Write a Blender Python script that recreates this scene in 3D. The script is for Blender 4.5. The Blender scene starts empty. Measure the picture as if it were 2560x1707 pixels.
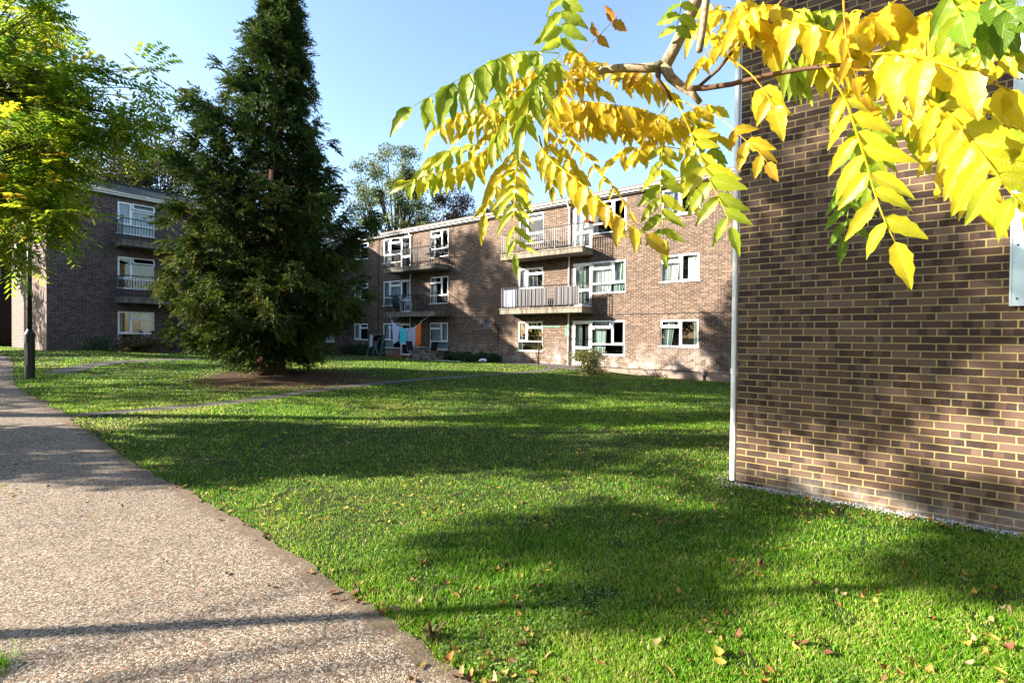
import bpy, math, random
import numpy as np
from mathutils import Vector

scene = bpy.context.scene
COL = scene.collection
RAD = math.radians

# ------------------------------------------------------------------ camera
F = 1229.0                       # focal length in pixels of a 2560 px wide frame
EYE = np.array([0.0, 0.0, 1.77])
PITCH, ROLL, YAW = 0.01211, 0.00852, 0.9201
cp, sp = math.cos(PITCH), math.sin(PITCH)
FW = np.array([0, cp, -sp]); UP0 = np.array([0, sp, cp]); RT0 = np.array([1.0, 0, 0])
RT = RT0*math.cos(ROLL) + UP0*math.sin(ROLL)
UP = -RT0*math.sin(ROLL) + UP0*math.cos(ROLL)
cam = bpy.data.cameras.new('camera')
cam.sensor_width = 36.0
cam.lens = 36.0*F/2560.0
cam.clip_start = 0.05; cam.clip_end = 2000
co = bpy.data.objects.new('camera', cam); COL.objects.link(co)
from mathutils import Matrix
m = Matrix.Identity(4)
for i in range(3):
    m[i][0] = RT[i]; m[i][1] = UP[i]; m[i][2] = -FW[i]; m[i][3] = EYE[i]
co.matrix_world = m
scene.camera = co

# ------------------------------------------------------------------ light
EL = RAD(20.5)
SUN_H = np.array([-0.9935, -0.114])
world = bpy.data.worlds.new("World"); scene.world = world; world.use_nodes = True
wn, wl = world.node_tree.nodes, world.node_tree.links
sky = wn.new('ShaderNodeTexSky'); sky.sky_type = 'NISHITA'; sky.sun_disc = False
sky.sun_elevation = EL; sky.sun_rotation = math.atan2(SUN_H[0], SUN_H[1])
sky.air_density = 1.0; sky.dust_density = 0.8; sky.ozone_density = 1.5; sky.altitude = 50
wl.new(sky.outputs[0], wn['Background'].inputs[0])
wn['Background'].inputs[1].default_value = 0.083
sun = bpy.data.lights.new('sun', 'SUN'); sun.energy = 5.0; sun.angle = RAD(0.53); sun.color = (1.0, 0.90, 0.76)
so = bpy.data.objects.new('sun', sun); COL.objects.link(so)
tosun = Vector((SUN_H[0]*math.cos(EL), SUN_H[1]*math.cos(EL), math.sin(EL)))
so.rotation_euler = tosun.to_track_quat('Z', 'Y').to_euler(); so.location = (-30, -5, 20)
scene.view_settings.view_transform = 'Standard'
scene.view_settings.look = 'None'
scene.view_settings.gamma = 1
scene.view_settings.exposure = 2.45
scene.render.engine = 'CYCLES'
scene.cycles.use_denoising = True
scene.cycles.max_bounces = 6
scene.cycles.transparent_max_bounces = 12
scene.cycles.caustics_reflective = False
scene.cycles.caustics_refractive = False

rng = np.random.default_rng(7)
random.seed(7)

# ------------------------------------------------------------------ geometry frames
dA = np.array([-math.sin(YAW), math.cos(YAW), 0.0])
dB = np.array([math.cos(YAW), math.sin(YAW), 0.0])
CORNER = np.array([-10.735, 32.610, 0.0])      # where the two facades meet
RW = np.array([2.695, 5.862, 0.0])             # left corner of the near brick wall
def MID(u, o, z): return CORNER - dA*u - dB*o + np.array([0, 0, z])     # long block, u to the right, o out of the wall
def LEF(u, o, z): return CORNER - dB*u - dA*o + np.array([0, 0, z])     # left block
def NEA(u, o, z): return RW - dA*u - dB*o + np.array([0, 0, z])         # near wall
def at(px, py, d):
    """point seen at photo pixel px,py (2560 wide) at depth d metres"""
    v = RT*(px-1280) - UP*(py-853.5) + FW*F
    return EYE + v*(d/F)

CTL = np.array([(0,0,0),(-3,2,0),(3,1,0),(0,5,.02),(-4,5,.06),(2.7,5.9,.03),(5,4,.03),(-7,7,.2),(0,10,.08),(5,10,.05)]
 + [(*MID(u,0,0)[:2], z) for u, z in ((24,.1),(19.5,.18),(17,.43),(14,.44),(11,.4),(8,.42),(5,.45),(0,.48))]
 + [(*LEF(u,0,0)[:2], z) for u, z in ((15,.93),(13.5,1.02),(12.4,.95),(10.4,.84),(8,.7),(4,.55))]
 + [(-12.3,13,.48),(-7.5,15.2,.55),(-8,12,.37),(-20,-15,.1),(15,-10,0),(-20,5,.3),(-38,30,.9),(-25,45,.8),(20,30,.2),(20,10,0)])
def _fit(c):
    n = len(c); d = np.linalg.norm(c[:,None,:2]-c[None,:,:2], axis=2)
    K = np.where(d > 0, d*d*np.log(d+1e-9), 0) + np.eye(n)*2.0
    P = np.c_[np.ones(n), c[:,:2]]
    A = np.block([[K, P],[P.T, np.zeros((3,3))]])
    return np.linalg.solve(A, np.r_[c[:,2], 0, 0, 0])
SOL = _fit(CTL)
def gz(x, y):
    x = np.asarray(x, float); y = np.asarray(y, float)
    xc = np.clip(x, -42, 24); yc = np.clip(y, -18, 48)
    d = np.hypot(xc[...,None]-CTL[:,0], yc[...,None]-CTL[:,1])
    K = np.where(d > 0, d*d*np.log(d+1e-9), 0)
    return K@SOL[:-3] + SOL[-3] + SOL[-2]*xc + SOL[-1]*yc

# ------------------------------------------------------------------ mesh helpers
def tag(o, label=None, cat=None, group=None, kind=None):
    if label: o['label'] = label
    if cat: o['category'] = cat
    if group: o['group'] = group
    if kind: o['kind'] = kind
    return o
def empty(name, loc, label, cat, group=None):
    o = bpy.data.objects.new(name, None); COL.objects.link(o); o.location = tuple(map(float, loc))
    o.empty_display_size = 0.2
    return tag(o, label, cat, group)
def root_loc(p):
    v = Vector((0, 0, 0))
    while p is not None: v = v + p.location; p = p.parent
    return v
class MB:
    def __init__(s): s.v = []; s.f = []; s.uv = []
    def add(s, vs, fs, uvs=None):
        b = len(s.v); s.v += [tuple(map(float, p)) for p in vs]
        for k, f in enumerate(fs):
            s.f.append(tuple(b+i for i in f))
            s.uv.append(uvs[k] if uvs else [(0, 0)]*len(f))
        return s
    def quad(s, a, b, c, d, uv=None): return s.add([a, b, c, d], [(0,1,2,3)], [uv] if uv else None)
    def box(s, P, u0, u1, o0, o1, z0, z1):
        vs = [P(u, o, z) for z in (z0, z1) for o in (o0, o1) for u in (u0, u1)]
        return s.add(vs, [(0,1,3,2),(4,6,7,5),(0,4,5,1),(2,3,7,6),(0,2,6,4),(1,5,7,3)],
            [[(u0,o0),(u1,o0),(u1,o1),(u0,o1)],[(u0,o0),(u0,o1),(u1,o1),(u1,o0)],[(u0,z0),(u0,z1),(u1,z1),(u1,z0)],
             [(u0,z0),(u1,z0),(u1,z1),(u0,z1)],[(o0,z0),(o1,z0),(o1,z1),(o0,z1)],[(o0,z0),(o0,z1),(o1,z1),(o1,z0)]])
    def tube(s, pts, rads, n=8, caps=True):
        pts = [np.array(p, float) for p in pts]
        if not hasattr(rads, '__len__'): rads = [rads]*len(pts)
        b = len(s.v); T = []
        for i in range(len(pts)):
            t = pts[min(i+1, len(pts)-1)] - pts[max(i-1, 0)]; T.append(t/(np.linalg.norm(t)+1e-9))
        ref = np.array([0, 0, 1.0]) if abs(T[0][2]) < .9 else np.array([1.0, 0, 0])
        a = np.cross(T[0], ref); a /= np.linalg.norm(a)
        L = 0
        for i, p in enumerate(pts):
            a = a - T[i]*(a@T[i]); a /= (np.linalg.norm(a)+1e-9); c = np.cross(T[i], a)
            for k in range(n):
                th = 2*math.pi*k/n
                s.v.append(tuple(p + (a*math.cos(th)+c*math.sin(th))*rads[i]))
        for i in range(len(pts)-1):
            L2 = L + np.linalg.norm(pts[i+1]-pts[i])
            for k in range(n):
                k2 = (k+1) % n
                s.f.append((b+i*n+k, b+i*n+k2, b+(i+1)*n+k2, b+(i+1)*n+k))
                s.uv.append([(k/n, L),((k+1)/n, L),((k+1)/n, L2),(k/n, L2)])
            L = L2
        if caps:
            s.f.append(tuple(b+k for k in range(n))[::-1]); s.uv.append([(0,0)]*n)
            e = b+(len(pts)-1)*n
            s.f.append(tuple(e+k for k in range(n))); s.uv.append([(0,0)]*n)
        return s
    def build(s, name, mat, parent=None, label=None, cat=None, group=None, kind=None, smooth=False, origin=None):
        off = root_loc(parent) if parent is not None else Vector(origin if origin is not None else (0,0,0))
        me = bpy.data.meshes.new(name)
        V = np.array(s.v) - np.array(off)
        me.from_pydata(V.tolist(), [], s.f)
        uvl = me.uv_layers.new(name='UVMap')
        flat = np.array([c for f in s.uv for p in f for c in p], 'f')
        if len(flat) == len(me.loops)*2: uvl.data.foreach_set('uv', flat)
        me.materials.append(mat)
        if smooth: me.polygons.foreach_set('use_smooth', [True]*len(me.polygons))
        me.update()
        o = bpy.data.objects.new(name, me); COL.objects.link(o)
        if parent is not None: o.parent = parent
        elif origin is not None: o.location = tuple(map(float, origin))
        return tag(o, label, cat, group, kind)

def bulk(name, verts, nper, faces_per, mat, parent=None, tint=None, uv=None, origin=None, smooth=False, **kw):
    """verts (N, nper, 3); faces_per list of index tuples inside an element; tint (N,) -> colour attribute 'tint'"""
    off = np.array(root_loc(parent)) if parent is not None else np.array(origin if origin is not None else (0,0,0))
    N = len(verts); V = (verts - off).reshape(-1, 3).astype('f')
    me = bpy.data.meshes.new(name)
    me.vertices.add(len(V)); me.vertices.foreach_set('co', V.ravel())
    fl = [len(f) for f in faces_per]; idx = np.concatenate([np.array(f) for f in faces_per])
    loops = (idx[None,:] + (np.arange(N)*nper)[:,None]).ravel()
    tot = np.tile(fl, N); start = np.concatenate([[0], np.cumsum(tot)[:-1]])
    me.loops.add(len(loops)); me.loops.foreach_set('vertex_index', loops.astype('i'))
    me.polygons.add(len(tot)); me.polygons.foreach_set('loop_start', start.astype('i'))
    me.polygons.foreach_set('loop_total', tot.astype('i'))
    if smooth: me.polygons.foreach_set('use_smooth', np.ones(len(tot), bool))
    if tint is not None:
        a = me.attributes.new('tint', 'FLOAT', 'POINT'); a.data.foreach_set('value', np.repeat(tint, nper).astype('f'))
    if uv is not None:
        l = me.uv_layers.new(name='UVMap'); l.data.foreach_set('uv', np.tile(np.array(uv)[idx].ravel(), N).astype('f'))
    me.materials.append(mat); me.update(); me.validate()
    o = bpy.data.objects.new(name, me); COL.objects.link(o)
    if parent is not None: o.parent = parent
    elif origin is not None: o.location = tuple(map(float, origin))
    return tag(o, **kw)

# ------------------------------------------------------------------ materials
class NT:
    def __init__(s, name):
        s.m = bpy.data.materials.new(name); s.m.use_nodes = True
        s.t = s.m.node_tree; s.n = s.t.nodes; s.l = s.t.links
        s.b = s.n['Principled BSDF']; s.out = s.n['Material Output']
    def node(s, k, **kw):
        n = s.n.new(k)
        for a, v in kw.items(): setattr(n, a, v)
        return n
    def put(s, sock, v):
        if hasattr(v, 'is_linked') or isinstance(v, bpy.types.NodeSocket): s.l.new(v, sock)
        else: sock.default_value = v
    def math(s, op, a, b=0.0, c=None, clamp=False):
        n = s.node('ShaderNodeMath', operation=op); n.use_clamp = clamp
        s.put(n.inputs[0], a); s.put(n.inputs[1], b)
        if c is not None: s.put(n.inputs[2], c)
        return n.outputs[0]
    def mix(s, f, a, b, mode='MIX'):
        n = s.node('ShaderNodeMix', data_type='RGBA', blend_type=mode)
        s.put(n.inputs[0], f); s.put(n.inputs[6], a if not isinstance(a, tuple) else (*a[:3], 1)); s.put(n.inputs[7], b if not isinstance(b, tuple) else (*b[:3], 1))
        return n.outputs[2]
    def ramp(s, f, stops, interp='LINEAR'):
        n = s.node('ShaderNodeValToRGB'); n.color_ramp.interpolation = interp
        e = n.color_ramp.elements
        while len(e) > len(stops): e.remove(e[-1])
        while len(e) < len(stops): e.new(0.5)
        for q, (p, c) in zip(e, stops): q.position = p; q.color = (*c[:3], 1)
        s.put(n.inputs[0], f); return n.outputs[0]
    def noise(s, vec, scale, detail=2.0, rough=.5, dist=0.0, dim='3D'):
        n = s.node('ShaderNodeTexNoise'); n.noise_dimensions = dim
        if vec is not None: s.l.new(vec, n.inputs['Vector'])
        n.inputs['Scale'].default_value = scale; n.inputs['Detail'].default_value = detail
        n.inputs['Roughness'].default_value = rough; n.inputs['Distortion'].default_value = dist
        return n.outputs['Fac']
    def comb(s, x, y, z=0.0):
        n = s.node('ShaderNodeCombineXYZ'); s.put(n.inputs[0], x); s.put(n.inputs[1], y); s.put(n.inputs[2], z); return n.outputs[0]
    def white(s, vec):
        n = s.node('ShaderNodeTexWhiteNoise'); n.noise_dimensions = '3D'; s.l.new(vec, n.inputs['Vector']); return n.outputs['Value']
    def uv(s): return s.node('ShaderNodeTexCoord').outputs['UV']
    def obj(s): return s.node('ShaderNodeTexCoord').outputs['Object']
    def pos(s): return s.node('ShaderNodeNewGeometry').outputs['Position']
    def attr(s, name): return s.node('ShaderNodeAttribute', attribute_name=name).outputs['Fac']
    def sep(s, v):
        n = s.node('ShaderNodeSeparateXYZ'); s.l.new(v, n.inputs[0]); return n.outputs
    def bump(s, h, strength=.4, dist=.01):
        n = s.node('ShaderNodeBump'); n.inputs['Strength'].default_value = strength; n.inputs['Distance'].default_value = dist
        s.l.new(h, n.inputs['Height']); s.l.new(n.outputs[0], s.b.inputs['Normal']); return n
    def base(s, c, rough=.8, spec=.3, metal=0.0):
        s.put(s.b.inputs['Base Color'], c if not isinstance(c, tuple) else (*c[:3], 1))
        s.put(s.b.inputs['Roughness'], rough); s.b.inputs['Specular IOR Level'].default_value = spec
        s.b.inputs['Metallic'].default_value = metal
        return s
    def translucent(s, c, fac):
        t = s.node('ShaderNodeBsdfTranslucent'); s.put(t.inputs[0], c if not isinstance(c, tuple) else (*c[:3], 1))
        x = s.node('ShaderNodeMixShader'); s.put(x.inputs[0], fac)
        s.l.new(s.b.outputs[0], x.inputs[1]); s.l.new(t.outputs[0], x.inputs[2]); s.l.new(x.outputs[0], s.out.inputs[0])
        return s

def plain(name, c, rough=.7, spec=.3, metal=0., var=.12, scale=6.0, bump=0.0):
    n = NT(name); f = n.noise(n.pos(), scale, 4)
    d = n.math('MULTIPLY_ADD', f, 2*var, 1-var)
    mx = n.node('ShaderNodeVectorMath', operation='SCALE'); mx.inputs[0].default_value = c; n.l.new(d, mx.inputs[3])
    n.base(mx.outputs[0], rough, spec, metal)
    if bump: n.bump(n.noise(n.pos(), scale*6, 4), bump, .01)
    return n.m

def brick_mat(name, stops, dark, mortar, mw=.0055, stain=None, plinth=None, grain=1.0):
    n = NT(name); uv = n.uv(); o = n.sep(uv)
    wob = n.noise(uv, 28, 2); wob2 = n.noise(uv, 33, 2, dist=1)
    u = n.math('ADD', o[0], n.math('MULTIPLY', n.math('SUBTRACT', wob, .5), .009))
    v = n.math('ADD', o[1], n.math('MULTIPLY', n.math('SUBTRACT', wob2, .5), .008))
    vr = n.math('DIVIDE', v, .075); row = n.math('FLOOR', vr)
    uu = n.math('ADD', n.math('DIVIDE', u, .225), n.math('MULTIPLY', n.math('FLOORED_MODULO', row, 2.0), .5))
    uu = n.math('ADD', uu, n.math('MULTIPLY', n.white(n.comb(row, 3.3, 1.0)), .06))
    col = n.math('FLOOR', uu)
    fu = n.math('MULTIPLY', n.math('SUBTRACT', uu, col), .225)
    fv = n.math('MULTIPLY', n.math('SUBTRACT', vr, row), .075)
    eu = n.math('MINIMUM', fu, n.math('SUBTRACT', .225, fu)); ev = n.math('MINIMUM', fv, n.math('SUBTRACT', .075, fv))
    e = n.math('MINIMUM', eu, ev)
    mask = n.math('MULTIPLY', n.math('SUBTRACT', n.math('SUBTRACT', e, n.math('MULTIPLY', n.math('SUBTRACT', n.noise(uv, 4.5, 4, .7), .5), .007)), mw-.0012), 1/.0024, clamp=True)     # 1 on the brick
    r1 = n.white(n.comb(col, row, 7.0)); r2 = n.white(n.comb(col, row, 21.0))
    bc = n.ramp(r1, stops)
    seg = n.math('FLOOR', n.math('ADD', n.math('DIVIDE', fu, .075), n.math('MULTIPLY', n.math('SUBTRACT', n.noise(uv, 40, 2), .5), .35)))
    r3 = n.white(n.comb(n.math('MULTIPLY_ADD', col, 5.0, seg), row, 3.0))
    dk = n.math('MULTIPLY', n.math('GREATER_THAN', r3, .48), n.math('GREATER_THAN', r2, .32))
    dk = n.math('MULTIPLY', dk, n.math('MULTIPLY_ADD', n.noise(uv, 60, 3), .7, .45), clamp=True)
    bc = n.mix(n.math('MULTIPLY', dk, .85), bc, dark)
    gr = n.noise(uv, 220, 3, .6)
    bc = n.mix(n.math('MULTIPLY', n.math('GREATER_THAN', gr, .56), .28*grain), bc, (.20, .155, .13))
    mc = n.mix(n.noise(uv, 25, 4), tuple(x*.75 for x in mortar), tuple(x*1.2 for x in mortar))
    c = n.mix(mask, mc, bc)
    big = n.math('ADD', n.math('MULTIPLY_ADD', n.noise(uv, .6, 3), .45, .68), n.math('MULTIPLY', n.noise(uv, 3.1, 5, .7), .22))
    sc = n.node('ShaderNodeVectorMath', operation='SCALE'); n.l.new(c, sc.inputs[0]); n.l.new(big, sc.inputs[3]); c = sc.outputs[0]
    c = n.mix(n.math('MULTIPLY', n.math('SUBTRACT', n.noise(n.comb(n.math('MULTIPLY', o[0], 3.0), n.math('MULTIPLY', o[1], .8)), 1.3, 5, .7), .60), 4., clamp=True), c, n.mix(.5, c, (.05,.04,.03)))
    c = n.mix(n.math('GREATER_THAN', n.noise(uv, 46, 3), .80), c, (.45,.43,.40))
    if stain:       # pale lime bloom above the ground, uneven
        z0, z1, colr = stain
        g = n.math('SUBTRACT', 1.0, n.math('DIVIDE', n.math('SUBTRACT', o[1], z0), z1-z0), clamp=True)
        g = n.math('MULTIPLY', g, n.math('MULTIPLY', n.math('SUBTRACT', n.noise(uv, 2.2, 5, .65), .42), 4.0, clamp=True), clamp=True)
        c = n.mix(n.math('MULTIPLY', g, .75), c, colr)
    n.base(c, .88, .25)
    h = n.math('ADD', n.math('MULTIPLY', mask, .6), n.math('MULTIPLY', gr, .3))
    n.bump(h, .7, .006)
    return n.m

M = {}
M['brick_near'] = brick_mat('brick_near', [(0, (.050,.025,.017)), (.35, (.077,.043,.030)), (.7, (.100,.060,.043)), (1, (.13,.083,.060))],
                            (.018,.012,.012), (.31,.245,.105), .0055, stain=(.02, .28, (.5,.46,.42)))
M['brick_mid'] = brick_mat('brick_mid', [(0, (.050,.027,.018)), (.4, (.076,.043,.029)), (.75, (.104,.064,.044)), (1, (.135,.090,.066))],
                           (.030,.020,.020), (.25,.21,.155), .0052, stain=(.35, 1.7, (.42,.38,.36)), grain=.6)
M['brick_left'] = brick_mat('brick_left', [(0, (.06,.034,.030)), (.5, (.095,.056,.049)), (1, (.13,.083,.072))],
                            (.022,.017,.018), (.22,.19,.17), .0052, grain=.6)
M['render_plinth'] = plain('render_plinth', (.20,.15,.125), .9, .2, var=.35, scale=3, bump=.4)
M['upvc'] = plain('upvc', (.80,.81,.82), .35, .5, var=.05, scale=2)
M['white_gutter'] = plain('white_gutter', (.80,.80,.78), .4, .4, var=.12, scale=3)
M['black_soffit'] = plain('black_soffit', (.05,.04,.035), .8, .2)
M['iron'] = plain('iron', (.022,.024,.028), .5, .5, var=.3)
M['iron_worn'] = plain('iron_worn', (.055,.052,.05), .5, .5, var=.5, scale=15)
M['grey_metal'] = plain('grey_metal', (.35,.36,.37), .4, .5, .3, var=.2)
M['dish_grey'] = plain('dish_grey', (.05,.052,.055), .6, .3)
M['dark_fabric'] = plain('dark_fabric', (.02,.022,.035), .9, .1)
M['blue_paint'] = plain('blue_paint', (.02,.08,.35), .5, .4)
M['lamp_green'] = plain('lamp_green', (.012,.016,.016), .45, .5)
M['green_plastic'] = plain('green_plastic', (.02,.22,.14), .5, .4)
M['terracotta'] = plain('terracotta', (.3,.09,.05), .8, .2)
M['white_plastic'] = plain('white_plastic', (.75,.75,.76), .4, .5, var=.05)
M['cable'] = plain('cable', (.02,.02,.02), .6, .3)
M['bark'] = plain('bark', (.075,.055,.042), .95, .1, var=.55, scale=14, bump=.8)
M['dark_bark'] = plain('dark_bark', (.032,.024,.02), .95, .1, var=.5, scale=10, bump=.8)
M['red_bark'] = plain('red_bark', (.045,.024,.017), .95, .1, var=.5, scale=10, bump=.8)

n = NT('limb_bark'); ob = n.pos()
f = n.noise(ob, 40, 6, .65); f2 = n.noise(ob, 9, 4)
c = n.ramp(f, [(.25, (.08,.055,.035)), (.5, (.27,.20,.13)), (.72, (.42,.36,.26))])
c = n.mix(n.math('MULTIPLY', n.math('GREATER_THAN', f2, .56), .45), c, (.20,.22,.10))
n.base(c, .85, .2); n.bump(n.noise(ob, 70, 6, .7), .9, .006); M['limb_bark'] = n.m
M['twig'] = plain('twig', (.085,.045,.022), .7, .3, var=.4, scale=20)

# concrete with dark streaks down its face
n = NT('concrete'); p = n.pos(); o = n.sep(p)
st = n.noise(n.comb(n.math('MULTIPLY', o[0], 9.0), n.math('MULTIPLY', o[1], 9.0), n.math('MULTIPLY', o[2], 1.2)), 1.0, 4, .6)
c = n.ramp(st, [(.3, (.06,.052,.042)), (.52, (.16,.14,.11)), (.75, (.26,.23,.18))])
c = n.mix(n.math('GREATER_THAN', n.noise(p, 14, 4), .6), c, (.16,.155,.13))
n.base(c, .92, .2); n.bump(n.noise(p, 60, 4), .5, .01); M['concrete'] = n.m
n = NT('paving'); p = n.pos()
c = n.ramp(n.noise(p, 3.5, 6, .65), [(.3, (.065,.058,.05)), (.7, (.13,.115,.10))])
n.base(c, .92, .2); n.bump(n.noise(p, 60, 4), .5, .01); M['paving'] = n.m

def tile_mat(name, c0, c1, moss, h=.1, w=.165):
    n = NT(name); uv = n.uv(); o = n.sep(uv)
    vr = n.math('DIVIDE', o[1], h); row = n.math('FLOOR', vr); fv = n.math('SUBTRACT', vr, row)
    uu = n.math('ADD', n.math('DIVIDE', o[0], w), n.math('MULTIPLY', n.math('FLOORED_MODULO', row, 2.), .5)); col = n.math('FLOOR', uu)
    fu = n.math('SUBTRACT', uu, col)
    r = n.white(n.comb(col, row, 1.0))
    c = n.mix(r, c0, c1)
    gap = n.math('MAXIMUM', n.math('LESS_THAN', fv, .10), n.math('LESS_THAN', fu, .04))
    c = n.mix(n.math('MULTIPLY', gap, .8), c, tuple(x*.25 for x in c0))
    c = n.mix(n.math('MULTIPLY', n.math('SUBTRACT', n.noise(uv, 7, 6, .7), .5), 3., clamp=True), c, moss)
    n.base(c, .85, .3); n.bump(n.math('ADD', fv, n.math('MULTIPLY', r, .3)), .6, .02); return n.m
M['tile_brown'] = tile_mat('tile_brown', (.085,.06,.045), (.13,.095,.07), (.16,.14,.09))
M['tile_slate'] = tile_mat('tile_slate', (.007,.008,.011), (.015,.017,.021), (.02,.02,.018))

# window glass: clear with sky reflection
n = NT('glass'); n.n.remove(n.b)
tr = n.node('ShaderNodeBsdfTransparent'); tr.inputs[0].default_value = (.82,.88,.88,1)
gl = n.node('ShaderNodeBsdfGlossy'); gl.inputs['Roughness'].default_value = .015; gl.inputs[0].default_value = (1,1,1,1)
fr = n.node('ShaderNodeLayerWeight'); fr.inputs[0].default_value = .5
mx = n.node('ShaderNodeMixShader'); n.l.new(n.math('MULTIPLY_ADD', n.math('POWER', fr.outputs[1], 4.0), .85, .06, clamp=True), mx.inputs[0]); n.l.new(tr.outputs[0], mx.inputs[1]); n.l.new(gl.outputs[0], mx.inputs[2]); n.l.new(mx.outputs[0], n.out.inputs[0])
M['glass'] = n.m
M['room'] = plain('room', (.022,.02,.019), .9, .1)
def cloth(name, c, tr=.3):
    n = NT(name); n.base(c, .9, .1); n.translucent(c, tr); return n.m
M['curtain_white'] = cloth('curtain_white', (.72,.73,.70))
M['curtain_green'] = cloth('curtain_green', (.38,.46,.42))
M['curtain_blue'] = cloth('curtain_blue', (.33,.42,.46))
M['net'] = cloth('net', (.60,.66,.72), .5)
M['towel_lilac'] = cloth('towel_lilac', (.56,.62,.82))
M['towel_turquoise'] = cloth('towel_turquoise', (.10,.62,.74))
M['towel_grey'] = cloth('towel_grey', (.44,.48,.58))
M['towel_orange'] = cloth('towel_orange', (.85,.20,.04))
M['screen_cloth'] = cloth('screen_cloth', (.19,.185,.195), .3)
M['pink'] = cloth('pink', (.7,.25,.3))
M['petal_red'] = cloth('petal_red', (.75,.03,.05))

# ground
n = NT('lawn_soil'); p = n.pos()
a = n.noise(p, .55, 5, .6); b = n.noise(p, 35, 5, .7)
c = n.ramp(b, [(.3, (.022,.030,.010)), (.6, (.040,.060,.015)), (.8, (.085,.085,.032))])
c = n.mix(n.math('MULTIPLY', n.math('SUBTRACT', a, .55), 3., clamp=True), c, (.085,.075,.035))
# brown bed of fallen needles under the conifer
o = n.sep(p); dx = n.math('SUBTRACT', o[0], -6.6); dy = n.math('SUBTRACT', o[1], 14.2)
ru = n.math('DIVIDE', n.math('ADD', n.math('MULTIPLY', dx, .8), n.math('MULTIPLY', dy, .25)), 2.4)
rv = n.math('DIVIDE', n.math('ADD', n.math('MULTIPLY', dx, -.25), n.math('MULTIPLY', dy, .8)), 1.9)
rr = n.math('ADD', n.math('SQRT', n.math('ADD', n.math('MULTIPLY', ru, ru), n.math('MULTIPLY', rv, rv))), n.math('MULTIPLY', n.math('SUBTRACT', n.noise(p, 2.4, 6, .7), .5), 1.5))
mk = n.math('MULTIPLY', n.math('SUBTRACT', 1.15, rr), 2.2, clamp=True)
c = n.mix(mk, c, n.ramp(n.noise(p, 18, 6, .7), [(.3, (.035,.022,.013)), (.7, (.10,.058,.034))]))
n.base(c, .95, .1); n.bump(b, .8, .03); M['lawn'] = n.m

n = NT('bound_gravel'); p = n.pos()
v = n.node('ShaderNodeTexVoronoi'); v.feature = 'F1'; n.l.new(p, v.inputs['Vector']); v.inputs['Scale'].default_value = 78
v2 = n.node('ShaderNodeTexVoronoi'); v2.feature = 'DISTANCE_TO_EDGE'; n.l.new(p, v2.inputs['Vector']); v2.inputs['Scale'].default_value = 78
cs = n.node('ShaderNodeSeparateColor'); n.l.new(v.outputs['Color'], cs.inputs[0])
c = n.ramp(cs.outputs[0], [(0, (.085,.066,.048)), (.25, (.23,.178,.125)), (.5, (.34,.27,.195)), (.75, (.45,.365,.27)), (.88, (.52,.46,.37)), (.94, (.34,.14,.05)), (.975, (.075,.07,.07)), (1, (.36,.30,.22))])
ed = n.math('MULTIPLY', v2.outputs['Distance'], 7., clamp=True)
c = n.mix(ed, (.045,.035,.028), c)
big = n.math('MULTIPLY_ADD', n.noise(p, .9, 5, .6), .5, .75)
sc = n.node('ShaderNodeVectorMath', operation='SCALE'); n.l.new(c, sc.inputs[0]); n.l.new(big, sc.inputs[3]); c = sc.outputs[0]
# hairline cracks across the path
vc = n.node('ShaderNodeTexVoronoi'); vc.feature = 'DISTANCE_TO_EDGE'; vc.inputs['Scale'].default_value = .55
wv = n.node('ShaderNodeVectorMath', operation='ADD'); n.l.new(p, wv.inputs[0])
nc = n.node('ShaderNodeTexNoise'); n.l.new(p, nc.inputs['Vector']); nc.inputs['Scale'].default_value = 5; nc.inputs['Detail'].default_value = 4
s2 = n.node('ShaderNodeVectorMath', operation='SCALE'); n.l.new(nc.outputs['Color'], s2.inputs[0]); s2.inputs[3].default_value = .16
n.l.new(s2.outputs[0], wv.inputs[1]); n.l.new(wv.outputs[0], vc.inputs['Vector'])
ck = n.math('LESS_THAN', vc.outputs['Distance'], .0016)
ck = n.math('MULTIPLY', ck, n.math('GREATER_THAN', n.noise(p, 1.1, 2), .5))
c = n.mix(n.math('MULTIPLY', ck, .75), c, (.05,.04,.035))
eg = n.math('MULTIPLY', n.math('ADD', n.math('SUBTRACT', n.noise(p, 9, 5, .7), .62), n.math('MULTIPLY', n.attr('edge'), .62)), 5., clamp=True)
c = n.mix(n.math('MULTIPLY', eg, .8), c, n.mix(n.noise(p, 60, 4), (.09,.062,.042), (.17,.125,.08)))
c = n.mix(n.math('MULTIPLY', n.math('SUBTRACT', n.noise(p, 1.7, 5, .7), .56), 3., clamp=True), c, n.mix(.5, c, (.10,.085,.06)))
n.base(c, .9, .25)
hh = n.math('SUBTRACT', n.math('MINIMUM', n.math('MULTIPLY', v2.outputs['Distance'], 4.), .6), ck)
n.bump(hh, .75, .007); M['gravel_path'] = n.m

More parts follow.
